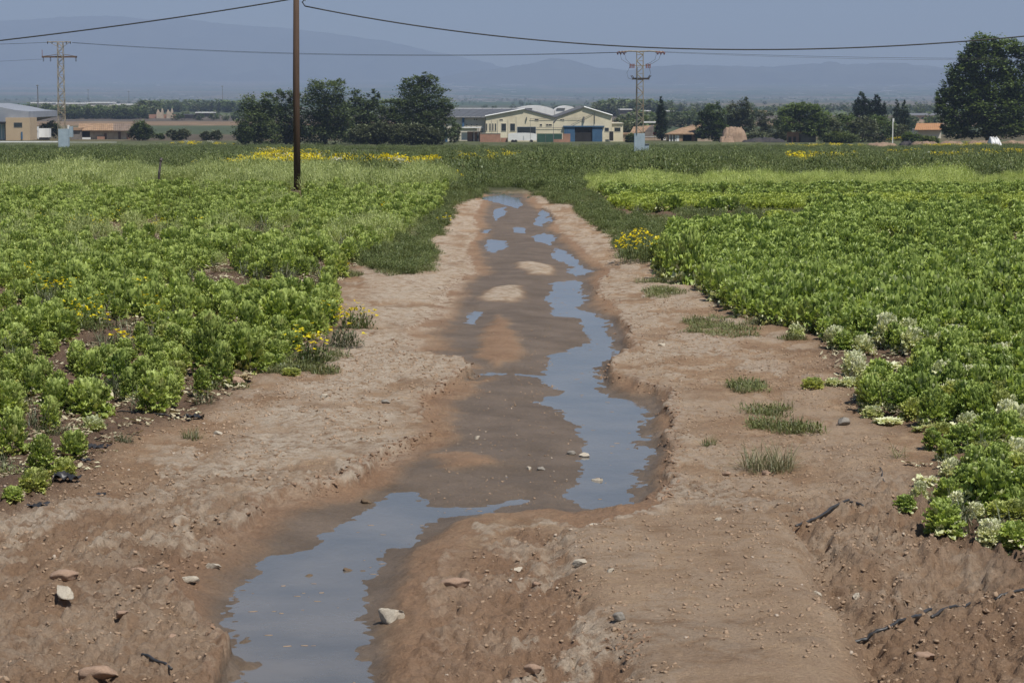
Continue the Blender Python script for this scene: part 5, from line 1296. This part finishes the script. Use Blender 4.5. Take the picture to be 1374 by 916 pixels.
# --- porch house
ph = building('farmhouse', 917, 590, 'old farmhouse with a tiled porch roof and dark open doorway', 'house')
bsp(ph, 'wall', M_oldw, 898, 946, 179.5, 193, 594, 8)
ribbed_roof(ph, 'roof', M_tile, [(XA(892, 588.5), 588.5, ZA(180, 588.5)), (XA(931, 588.5), 588.5, ZA(179.2, 588.5)), (XA(943, 602), 602, ZA(165.6, 602)), (XA(912, 602), 602, ZA(172.4, 602))], .45)
bsp(ph, 'eave', M_tile, 892, 931.5, 179.4, 180.6, 588.3, .4)
for a in (898.8, 902.6, 906.4): bsp(ph, 'porch_post', M_wht, a - .75, a + .75, 180.7, 192.5, 588.9, .35)
bsp(ph, 'side_panel', M_wht, 907.8, 911.4, 181.5, 194.5, 588.8, .2); bsp(ph, 'brown_panel', M_tile, 911.6, 916.2, 181, 192.3, 588.8, .3)
opening(ph, 'doorway', 917, 929, 180.6, 192.2, 594, M_void, M_stonew); bsp(ph, 'reddish_pier', M_brick, 929.4, 933, 178.8, 192, 590, 4)
for a in (944.5, 951.5): bsp(ph, 'chimney', M_wht, a - 1, a + 1, 158, 163.5, 612, 1)
gw = building('garden_wall', 946, 585, 'broken pale garden wall right of the farmhouse', 'wall')
for a, b_, c_ in ((936, 941, 186), (941.1, 945.5, 187), (945.6, 950.5, 186.4), (950.6, 956, 188)): bsp(gw, 'wall_piece', M_oldw, a, b_, c_, 193.5, 585 + (a % 1), .5)
# --- ruins and heaps (irregular blocks built of rubble)
def heap(name, px, Y, x0, x1, top, bot, mat, label, cat, seed, rough=.5):
    r = math.sqrt(1); X0, X1, Z1, Z0 = XA(x0, Y), XA(x1, Y), ZA(top, Y), ZA(bot, Y); n = 34; m_ = 14
    u, v = np.meshgrid(np.linspace(0, 1, n), np.linspace(0, 1, m_)); e = (np.minimum(u, 1 - u) * 5).clip(0, 1) ** .5
    h = np.sin(math.pi * v) ** .35 * e ** .6 * (1 + rough * .9 * fbm(u * 9 + seed, v * 3, 5, seed, .65))
    V = np.stack([(X0 + (X1 - X0) * u).ravel(), (Y + (v - .2) * 6).ravel(), (Z0 - .3 + (Z1 - Z0 + .3) * h).ravel()], 1); ii = np.arange(n * m_).reshape(m_, n)
    Q = np.stack([ii[:-1, :-1], ii[:-1, 1:], ii[1:, 1:], ii[1:, :-1]], -1).reshape(-1, 4)
    V -= np.array([(X0 + X1) / 2, Y, Z0]); o = link(name, mesh_np(name, V, Q, mat, False)); o.location = ((X0 + X1) / 2, Y, Z0); return tag(o, label, cat)
heap('adobe_ruin', 985, 575, 969, 1003, 171.5, 192, M_earthw, 'crumbled pinkish earth ruin right of the farmhouse trees', 'ruin', 3, .22)
heap('rubble_heap', 975, 565, 966, 986, 184, 193.5, M_earthw, 'low pink rubble heap at the foot of the earth ruin', 'heap', 5)
M_blk = surf('dark_scrap', (.035, .034, .04), (.07, .06, .055), .8, .8)
heap('scrap_heap', 1025, 570, 996, 1056, 186, 193, M_blk, 'long low dark scrap heap between the two ruins', 'heap', 8)
heap('scrap_heap', 1222, 480, 1208, 1238, 191, 199, M_blk, 'dark plastic heap below the white post', 'heap', 11)
br = building('brick_ruin', 1068, 560, 'low roofless brick ruin with an arched opening under the wide tree', 'ruin')
bsp(br, 'wall', M_stonew, 1072.2, 1095, 179, 192.5, 560, .6); bsp(br, 'brick_front', M_brick, 1056, 1072, 178, 183.5, 559.8, .6); bsp(br, 'pier', M_brick, 1056, 1058, 183.6, 192.5, 559.8, .6); bsp(br, 'pier', M_brick, 1062.4, 1064.5, 183.6, 192.5, 559.8, .6); bsp(br, 'pier', M_brick, 1068.5, 1072, 183.6, 192.5, 559.8, .6); bsp(br, 'coping', M_tileo, 1056, 1088, 177.2, 177.9, 559.7, .8)
bsp(br, 'back_wall', M_stonew, 1056, 1072, 180, 192.5, 563, .5)
for a, b_, tp, sdn, lab in ((1164, 1206, 192, 21, 'orange earth bank left of the dark plastic heap'), (1225, 1262, 190.5, 22, 'orange earth bank right of the dark plastic heap'), (1262, 1296, 190, 23, 'orange earth bank before the big tree'), (1300, 1336, 190, 24, 'orange earth bank left of the white bag'), (1340, 1420, 189.5, 25, 'orange earth bank right of the white bag')):
    heap('earth_bank', (a + b_) / 2, 462, a, b_, tp, 197, M_earthw, lab, 'bank', sdn, .3)
hb = heap('white_bag', 1337, 448, 1329, 1345, 186.5, 199, M_wht, 'big white sack lying by the earth bank at right', 'bag', 31, .45)
h3 = building('house', 1245, 640, 'white house with an orange tiled roof left of the big tree', 'house')
bsp(h3, 'wall', M_cream2, 1232, 1263, 173.5, 186, 640, 10); ribbed_roof(h3, 'roof', M_tileo, [(XA(1227, 638), 638, ZA(174.6, 638)), (XA(1264, 638), 638, ZA(174.6, 638)), (XA(1264, 652), 652, ZA(165.5, 652)), (XA(1230, 652), 652, ZA(165.5, 652))], .5)
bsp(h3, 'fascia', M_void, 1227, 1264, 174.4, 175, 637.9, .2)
h4 = building('farm_building', 1240, 1150, 'long weathered grey building behind the orange roofed house', 'building', 166)
bsp(h4, 'wall', M_oldw, 1222, 1264, 155, 166, 1150, 12); bsp(h4, 'roof', M_roofl, 1221, 1265, 152.4, 155, 1149, 14)
for a in (1228, 1236, 1244, 1254): opening(h4, 'window', a, a + 3.4, 157.2, 160.4, 1150)
wp = building('lamp_post', 1198.5, 500, 'short white post with a lamp head before the shrubs', 'post'); MB().bar((XA(1198, 500), 500, ZA(194, 500)), (XA(1198, 500), 500, ZA(163, 500)), .13).build('pole', M_wht, wp); bsp(wp, 'lamp_head', M_wht, 1197.6, 1199.8, 159, 163.5, 499.9, .4)
# --- left buildings
lw = building('industrial_building', 20, 600, 'grey roofed industrial building with a beige block at the left edge', 'building')
pf = [(-60, 190), (7.5, 190), (7.5, 165), (38.8, 157.8), (38.8, 149.6), (22, 148.2), (0, 143.6), (-30, 139), (-60, 144)]
MB().prism(prof(pf, 602), 602, 640).build('hall_shell', M_roofl, lw); bsp(lw, 'beige_block', M_beige, 7.6, 40, 158, 188.5, 600, 9)
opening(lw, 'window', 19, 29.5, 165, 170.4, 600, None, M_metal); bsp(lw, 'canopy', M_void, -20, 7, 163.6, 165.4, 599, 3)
for a in (-4, .5, 3.8): opening(lw, 'glass_door', a - 1.8, a + 1.8, 167, 187, 601.8, surf('bluish_glass', (.25, .36, .40), (.20, .30, .34), .5, .2), M_wht)
bsp(lw, 'blue_panel', M_blue, 28, 30, 177, 187, 599.8, .15)
tk_ = building('truck', 47, 610, 'white articulated truck parked beside the beige block', 'truck')
bsp(tk_, 'trailer', M_wht, 47, 66, 172.5, 184.5, 612, 2.4); 
u = 610 / F_PX; X0 = XA(40.5, 610); X1 = XA(50.3, 610)
MB().prism([(X0, ZA(186.6, 610)), (X1, ZA(186.6, 610)), (X1, ZA(170.2, 610)), (X0 + .5, ZA(170.2, 610)), (X0 + .05, ZA(173, 610)), (X0, ZA(177, 610))], 609.6, 611.9).build('cab', M_wht, tk_)
bsp(tk_, 'windscreen', M_glass, 41.2, 49, 174.8, 178, 609.5, .08); bsp(tk_, 'side_window', M_glass, 48.9, 49.9, 174.8, 178, 609.52, .06); bsp(tk_, 'bumper', M_metal, 40.6, 50, 185.4, 186.6, 609.45, .13)
bsp(tk_, 'chassis', M_void, 50, 66, 184.6, 185.8, 612.2, 1.8)
for a in (43.4, 55, 60, 64): MB().bar((XA(a, 610), 609.5, ZA(187, 610)), (XA(a, 610), 609.9, ZA(187, 610)), .5, None, 14).build('wheel', M_void, tk_)
lh = building('farmhouse', 142, 625, 'long low old house with a tiled roof and broken doors', 'house')
bsp(lh, 'wall', M_oldw, 108, 175, 174.3, 189, 625, 8)
ribbed_roof(lh, 'roof', M_tile, [(XA(104.5, 623.6), 623.6, ZA(175, 623.6)), (XA(152, 623.6), 623.6, ZA(175, 623.6)), (XA(152, 632), 632, ZA(165.8, 632)), (XA(106, 632), 632, ZA(165.8, 632))], .5)
ribbed_roof(lh, 'roof', surf('grey_old_tile', (.27, .20, .16), (.17, .13, .10), .8, .95, .03, 4), [(XA(152.2, 623.6), 623.6, ZA(175.4, 623.6)), (XA(175.5, 623.6), 623.6, ZA(175.4, 623.6)), (XA(175, 632), 632, ZA(166.2, 632)), (XA(152.2, 632), 632, ZA(166.2, 632))], .5)
opening(lh, 'garage_door', 109.5, 120.5, 176, 184, 625, M_void, M_oldw); opening(lh, 'door', 158.3, 162, 177, 188, 625, surf('brown_wood', (.16, .09, .06), (.11, .065, .045), 2, .9), M_oldw); opening(lh, 'door', 169.5, 174.3, 178.5, 188, 625, M_brick, M_oldw); opening(lh, 'door', 139.4, 143, 179, 187, 625, surf('brown_wood', (.16, .09, .06)), M_oldw)
bsp(lh, 'step', M_wht, 110, 121, 184.6, 187.6, 624, .5); bsp(lh, 'low_parapet', M_brick, 130, 140, 183.4, 188, 624.2, .3)
ls = building('shed', 99, 622, 'brown old shed between the left pylon and the long house', 'shed'); bsp(ls, 'wall', M_stonew, 95, 107.6, 175, 189, 622, 5); bsp(ls, 'roof', M_tile, 93, 108, 171.8, 175, 621.5, 6); bsp(ls, 'light_door', M_wht, 90.5, 93, 168, 184, 621.4, .3)
# white kerb wall of the road
for a, b_, z_, lab in ((-90, 78, 189.6, 'long white kerb wall left of the left pylon'), (93, 156, 190.8, 'long white kerb wall right of the left pylon'), (250, 298, 193.6, 'short white kerb wall by the olive trees')):
    o = building('kerb_wall', (a + b_) / 2, 560, lab, 'wall', 192); bsp(o, 'wall', M_wht, a, b_, z_, z_ + 1.6, 560, .4); bsp(o, 'footing', M_oldw, a, b_, z_ + 1.65, z_ + 3.2, 560.1, .4)
# ruin with two jagged towers, far sheds
rn = building('ruined_house', 218, 1300, 'pinkish roofless ruin with two jagged gable ends', 'ruin', 160)
for a, b_, nm in ((210, 219, 'gable'), (223.5, 232, 'gable')):
    MB().prism(prof([(a, 159), (b_, 159), (b_ - .2, 150), (b_ - 1.5, 145.6), (b_ - 3, 151.2), (a + 3.6, 151), (a + 1.6, 147.2), (a, 152)], 1300), 1300, 1303).build(nm, M_oldw, rn)
bsp(rn, 'wall', M_brick, 200, 236, 153.6, 159, 1303.2, 1); bsp(rn, 'wall', M_stonew, 238, 262, 154.4, 160, 1310, 6); bsp(rn, 'roof', M_roofg, 237, 263, 153.2, 154.3, 1309, 8)
fs = building('farm_shed', 275, 1290, 'pale low sheds right of the jagged ruin', 'shed', 161); bsp(fs, 'roof', M_wht, 262, 286, 150.6, 151.8, 1290, 14); bsp(fs, 'wall', M_stonew, 263, 285, 151.9, 158, 1291, 12)
for a, b_, t_, lab in ((76, 118, 138.2, 'long white warehouse roof on the plain, leftmost'), (118.5, 147, 137.2, 'white warehouse on the plain second from the left'), (152, 214, 139.6, 'long thin white roof on the plain behind the tree belt'), (42, 70, 137.4, 'pale building on the plain by the far mast')):
    o = building('far_warehouse', (a + b_) / 2, 2400, lab, 'building', 145); bsp(o, 'wall', M_cream2, a, b_, t_ + 1.4, 146, 2400, 40); bsp(o, 'roof', M_wht, a - .5, b_ + .5, t_, t_ + 1.35, 2399, 42)
for a, b_, t_, lab in ((832, 848, 146.5, 'white roof seen left of the right pylon'), (862, 873, 148.5, 'white roof seen right of the right pylon'), (893, 905, 148.5, 'white roof behind the farmhouse')):
    o = building('far_warehouse', (a + b_) / 2, 1300, lab, 'building', 155); bsp(o, 'wall', M_stonew, a, b_, t_ + 1.2, 156, 1300, 20); bsp(o, 'roof', M_wht, a - .5, b_ + .5, t_, t_ + 1.15, 1299, 22)
o = building('farm_building', 1016, 1300, 'cream building between the grey green trees', 'building', 160); bsp(o, 'wall', M_cream2, 1008, 1028, 150.2, 158, 1300, 20); bsp(o, 'roof', M_tile, 1007, 1029, 148.8, 150.1, 1299, 22)
o = building('farm_building', 930, 1100, 'pale building over the farmhouse roof ridge', 'building', 165); bsp(o, 'wall', M_oldw, 917, 932, 157, 165, 1100, 12); bsp(o, 'roof', M_wht, 916, 933, 155.8, 156.9, 1099, 14)
# far town: thousands of pale specks, one mass
mb = MB(); rt = random.Random(9)
def speck(px, py, wpx, hpx):
    Y = float(y_of(py)); x = (px - CX) / F_PX * Y; z = float(zprof(Y)); w_ = wpx * Y / F_PX; h = hpx * Y / F_PX
    mb.box(x - w_ / 2, x + w_ / 2, Y, Y + w_ * .6, z - 3, z + h)
for _ in range(1100):
    py = rt.choice([rt.uniform(110, 137), rt.uniform(127, 137), rt.uniform(131, 137)]); c0 = rt.uniform(-80, 1450); 
    if vn(np.array([c0 * .012]), np.array([py * .15]), 77)[0] < -.1: continue
    speck(c0, py, rt.choice([.7, 1, 1.5, 2.5, 5]), rt.uniform(.35, .9))
for _ in range(90): speck(rt.choice([rt.uniform(880, 1260), rt.uniform(600, 700)]), rt.uniform(112, 137), rt.uniform(6, 20), rt.uniform(.4, .9))
mb.build('distant_town', surf('town_render', (.46, .44, .40), (.26, .25, .23), .01, .9), label='pale houses and greenhouses scattered over the far plain', cat='town', kind='stuff')
# =================================================================== POLES, PYLONS, CABLES
M_pole = surf('creosoted_wood', (.092, .058, .040), (.070, .043, .030), 6, .85, .006, 30, stretch=(4, 4, .35))
YP = 92
pl = empty('utility_pole', (XA(399, YP, 250), YP, float(gz(XA(399, YP, 250), YP))), 'brown wooden utility pole standing in the left field', 'pole')
MB().tube([(pl.location.x, YP, -.4), (pl.location.x - .01, YP, 4), (pl.location.x + .03, YP, 8.3)], [.135, .125, .105], 14).build('pole', M_pole, pl, True)
M_cab = surf('black_cable', (.035, .035, .038), (.05, .05, .05), 3, .6)
zt = ZA(-4, YP)
MB().bar((pl.location.x - .16, YP - .03, zt), (pl.location.x + .38, YP - .03, zt), .022).bar((pl.location.x + .36, YP - .03, zt + .02), (pl.location.x + .36, YP - .03, zt - .16), .02).build('cable_bracket', M_metal, pl)
def cable(pts, Y0, Y1, r, label, nm='overhead_cable', n=48):
    """pts: (column, row) samples of a sagging line; the distance runs from Y0 to Y1"""
    P = np.array(pts, float); dg = min(3, len(P) - 1); co_ = np.polyfit((P[:, 0] - 687) / 687, P[:, 1], dg); xs = np.linspace(P[0, 0], P[-1, 0], n)
    ys = np.polyval(co_, (xs - 687) / 687); W3 = [at_d(a, b_, Y0 + (Y1 - Y0) * i / (n - 1)) for i, (a, b_) in enumerate(zip(xs, ys))]
    return MB().tube(W3, r, 6).build(nm, M_cab, smooth=True, label=label, cat='cable', org=W3[0])
cable([(-420,97),(-200,78),(0,52),(167,34),(250,23.3),(333,9),(399,-3)], YP, YP, .028, 'thick black cable sloping down left from the wooden pole')
cable([(409,8),(500,26),(600,41),(740,55),(884,64),(1040,67),(1136,65),(1272,58),(1374,48),(1600,22)], YP, YP, .028, 'thick black cable sagging right from the wooden pole')
M_tip = M_cab
MB().tube([(pl.location.x + .36, YP - .03, ZA(-1, YP)), at_d(405.5, 3, YP - .03), at_d(409, 8.2, YP)], .026, 6).build('cable_tail', M_cab, pl)
M_pyl = surf('pylon_steel', (.34, .31, .24), (.24, .18, .12), 1.5, .7, metal=.2)
M_pylb = surf('pylon_base_paint', (.36, .44, .50), (.29, .36, .41), 1.2, .8, .01, 10)
M_rust = surf('rusty_insulator', (.26, .085, .06), (.16, .05, .04), 5, .5)
M_drk = surf('dark_insulator', (.05, .045, .045), (.08, .06, .05), 5, .4)
def pylon(px, base, Y, top, wb, wt, bx, label):
    x0 = XA(px, Y, base); z0 = float(gzs(np.array([x0]), np.array([Y]))[0]); r = empty('pylon', (x0, Y, z0), label, 'pylon')
    u = Y / F_PX; zt_ = ZA(top, Y); zb_ = ZA(bx[2], Y); hb, ht = wb * u / 2, wt * u / 2
    def hw(z): return hb + (ht - hb) * (z - z0) / (zt_ - z0)
    for sx in (-1, 1):
        for sy in (-1, 1): MB().bar((x0 + sx * hb, Y + sy * hb, z0), (x0 + sx * ht, Y + sy * ht, zt_), .055).build('leg', M_pyl, r)
    mb = MB(); z = zb_; i = 0
    while z < zt_ - .3:
        h = hw(z); z2 = min(z + 2.0 * h * .95, zt_); h2 = hw(z2); s = 1 if i % 2 else -1
        for f_ in (-1, 1):
            mb.bar((x0 - s * h, Y + f_ * h, z), (x0 + s * h2, Y + f_ * h2, z2), .04); mb.bar((x0 + f_ * h, Y - s * h, z), (x0 + f_ * h2, Y + s * h2, z2), .04)
            mb.bar((x0 - h, Y + f_ * h, z), (x0 + h, Y + f_ * h, z), .028)
        z = z2; i += 1
    tag(mb.build('lattice', M_pyl, r), kind='stuff')
    MB().box(XA(bx[0], Y), XA(bx[1], Y), Y - hb - .12, Y + hb + .12, z0 - .3, zb_).build('base_cladding', M_pylb, r)
    return r, x0, z0, u
pr, x0, z0, u = pylon(83.5, 199, 410, 56, 9.5, 7, (79, 92, 173), 'beige lattice pylon with two crossarms at the left')
Y = 410; a1 = ZA(56.5, Y); a2 = ZA(76.5, Y)
MB().bar((XA(65, Y), Y, a1), (XA(97, Y), Y, a1), .08).bar((XA(68, Y), Y, a1), (XA(80, Y), Y, ZA(63, Y)), .04).bar((XA(96, Y), Y, a1), (XA(87, Y), Y, ZA(63, Y)), .04).build('crossarm', M_pyl, pr)
MB().box(XA(58, Y), XA(105, Y), Y - .12, Y + .12, a2 - .14, a2 + .14).bar((XA(60, Y), Y + .13, a2 + .1), (XA(79, Y), Y + .13, ZA(73, Y)), .04).bar((XA(103, Y), Y + .13, a2 + .1), (XA(87, Y), Y + .13, ZA(73, Y)), .04).build('crossarm', surf('rusty_steel', (.16, .10, .07), (.10, .07, .05), 3, .8), pr)
MB().bar((XA(58.5, Y), Y, a2), (XA(58.5, Y), Y, ZA(67, Y)), .05).build('arm_horn', M_rust, pr)
for a in (60, 69.5, 103.5): 
    mb = MB()
    for k in range(4): mb.bar((XA(a, Y), Y, a2 - .15 - k * .17), (XA(a, Y), Y, a2 - .25 - k * .17), .13, .10, 8)
    mb.build('insulator', M_drk, pr)
for a in (66, 72, 91, 96.5): MB().bar((XA(a, Y), Y, a1 + .05), (XA(a, Y), Y, a1 - .35), .10, .06, 8).build('insulator', M_drk, pr)
cb = empty('cabinet', (XA(94.5, 412), 412, ZA(200, 412)), 'grey cabinet beside the foot of the left pylon', 'cabinet'); bsp(cb, 'body', M_pylb, 92.5, 96.5, 170, 184, 412, 1.2)
pr, x0, z0, u = pylon(858, 210, 324, 69, 10, 8.5, (851, 865, 179), 'beige lattice pylon with reddish insulators in the middle right')
Y = 324; a1 = ZA(69.5, Y)
MB().tube([at_d(830, 70.3, Y), at_d(845, 68.8, Y), at_d(858, 69.4, Y), at_d(872, 68.8, Y), at_d(891, 70.3, Y)], .10, 6).build('crossarm', M_pyl, pr)
for a in (829.5, 833.5, 838, 881, 885, 889.5):
    mb = MB(); s = -1 if a < 858 else 1
    for k in range(4): mb.bar((XA(a, Y) + (k - 1.5) * .11 * s, Y, a1 - .05 - k * .05), (XA(a, Y) + (k - .9) * .11 * s, Y, a1 - .07 - k * .05), .19, .14, 8)
    mb.bar((XA(a + 1 * s, Y), Y, a1 - .2), (XA(a + 1 * s, Y), Y, a1 - .42), .09, .07, 8); mb.build('insulator', M_rust, pr)
z1 = ZA(88, Y); MB().bar((XA(846, Y), Y - .4, z1), (XA(872, Y), Y - .4, z1), .05).build('crossarm', M_pyl, pr)
for a in (845, 847.5, 850, 866.5, 869, 871.5): MB().bar((XA(a, Y), Y - .4, z1 + .2), (XA(a, Y), Y - .4, z1 - .38), .09, .07, 8).build('insulator', M_rust, pr)
z2 = ZA(105, Y)
for a, dx in ((849, -3), (851, -3), (867, 4), (869, 4)): MB().bar((XA(a, Y), Y - .4, z2 - .2), (XA(a + dx, Y), Y - .4, z2 + .35), .05).build('fuse_arm', M_drk, pr)
bsp(pr, 'transformer_switch', M_drk, 848, 871, 104.5, 107, Y - .5, .3)
bsp(pr, 'service_pipe', M_metal, 854.2, 855.2, 90, 180, Y - .75, .12)
for pts in ([(832,72),(834,80),(842,85),(847,87)], [(838,72),(840,80),(846,86)], [(887,72),(884,80),(876,85),(870,87)], [(881,72),(879,80),(873,84),(868,86)], [(845,90),(841,98),(843,105),(849,107)], [(871,91),(873,98),(871,104),(868,107)]):
    MB().tube([at_d(a, b_, Y - .2) for a, b_ in pts], .022, 5).build('jumper_wire', M_drk, pr)
cb = empty('cabinet', (XA(868, 328), 328, ZA(210, 328)), 'small green grey cabinet right of the right pylon foot', 'cabinet'); bsp(cb, 'body', M_pylb, 865.8, 871, 194, 206, 328, .8); bsp(cb, 'lid', M_metal, 865.5, 871.3, 193, 193.9, 327.9, 1)
M_wire = M_cab
cable([(97,57.3),(250,66),(400,72.2),(600,74),(740,72.5),(829,70.5)], 410, 324, .034, 'thin wire between the two pylons', 'overhead_wire')
cable([(97,57.9),(250,67.2),(400,73.2),(600,75),(740,73.2),(833,70.8)], 410.5, 324.5, .018, 'second thin wire just under the first between the pylons', 'overhead_wire')
cable([(-300,72),(-100,62),(0,59.5),(66,57)], 470, 410, .034, 'thin wire leaving the left pylon top to the left', 'overhead_wire')
cable([(-300,100),(-100,88),(0,82.5),(59,79.5)], 470, 410, .02, 'thin wire leaving the left pylon lower arm to the left', 'overhead_wire')
cable([(891,70),(1000,73),(1120,76.5),(1240,78.5),(1374,78),(1600,72)], 324, 330, .024, 'thin wire leaving the right pylon to the right', 'overhead_wire')
cable([(889,70.6),(1000,74.5),(1120,78.6),(1240,80.6),(1374,80),(1600,74)], 325, 331, .016, 'lower thin wire leaving the right pylon to the right', 'overhead_wire')
stk = empty('stake', (XA(214, 99, 243), 99, -.1), 'dark leaning stake standing in the left field', 'stake'); MB().tube([at_d(213, 244, 99), at_d(213.6, 232, 99), at_d(216, 214.5, 99.2)], [.05, .05, .04], 8).build('shaft', M_drk, stk); MB().tube([at_d(215.6, 216.5, 99.15), at_d(216.8, 213.2, 99.25)], .065, 8).build('stake_head', M_drk, stk)
for i, (px, tp, bt, Yq, r_, lab) in enumerate(((51.5, 114, 142, 1500, .55, 'dark mast rising from the plain at far left'), (299, 115, 140, 2600, .5, 'faint mast on the plain left of the dark tree group'), (119, 120, 136, 3000, .5, 'faint mast on the plain right of the left pylon'), (173.5, 122, 137, 3000, .5, 'faint mast on the plain above the long white roof'))):
    o = empty('mast', (XA(px, Yq), Yq, ZA(bt + 4, Yq)), lab, 'mast'); MB().bar((XA(px, Yq), Yq, ZA(bt + 4, Yq)), (XA(px, Yq), Yq, ZA(tp, Yq)), r_, r_ * .6).build('shaft', M_metal, o); MB().bar((XA(px - 1.6, Yq), Yq - 1, ZA(tp + 1, Yq)), (XA(px + 1.6, Yq), Yq - 1, ZA(tp + 1, Yq)), r_ * .5).build('crossarm', M_metal, o)
# =================================================================== HAZE
hm = bpy.data.materials.new('haze_air'); hm.use_nodes = True; nt = hm.node_tree
nt.nodes.remove(nt.nodes['Principled BSDF']); pv = nt.nodes.new('ShaderNodeVolumePrincipled')
pv.inputs['Color'].default_value = (*HAZE_COLOR, 1); pv.inputs['Density'].default_value = HAZE_DENSITY; pv.inputs['Anisotropy'].default_value = 0.0
nt.links.new(pv.outputs[0], nt.nodes['Material Output'].inputs['Volume'])
MB().box(-11500, 11500, -400, 24000, -70, 1150).build('haze', hm, kind='stuff', label='pale bluish air over the plain', cat='haze')
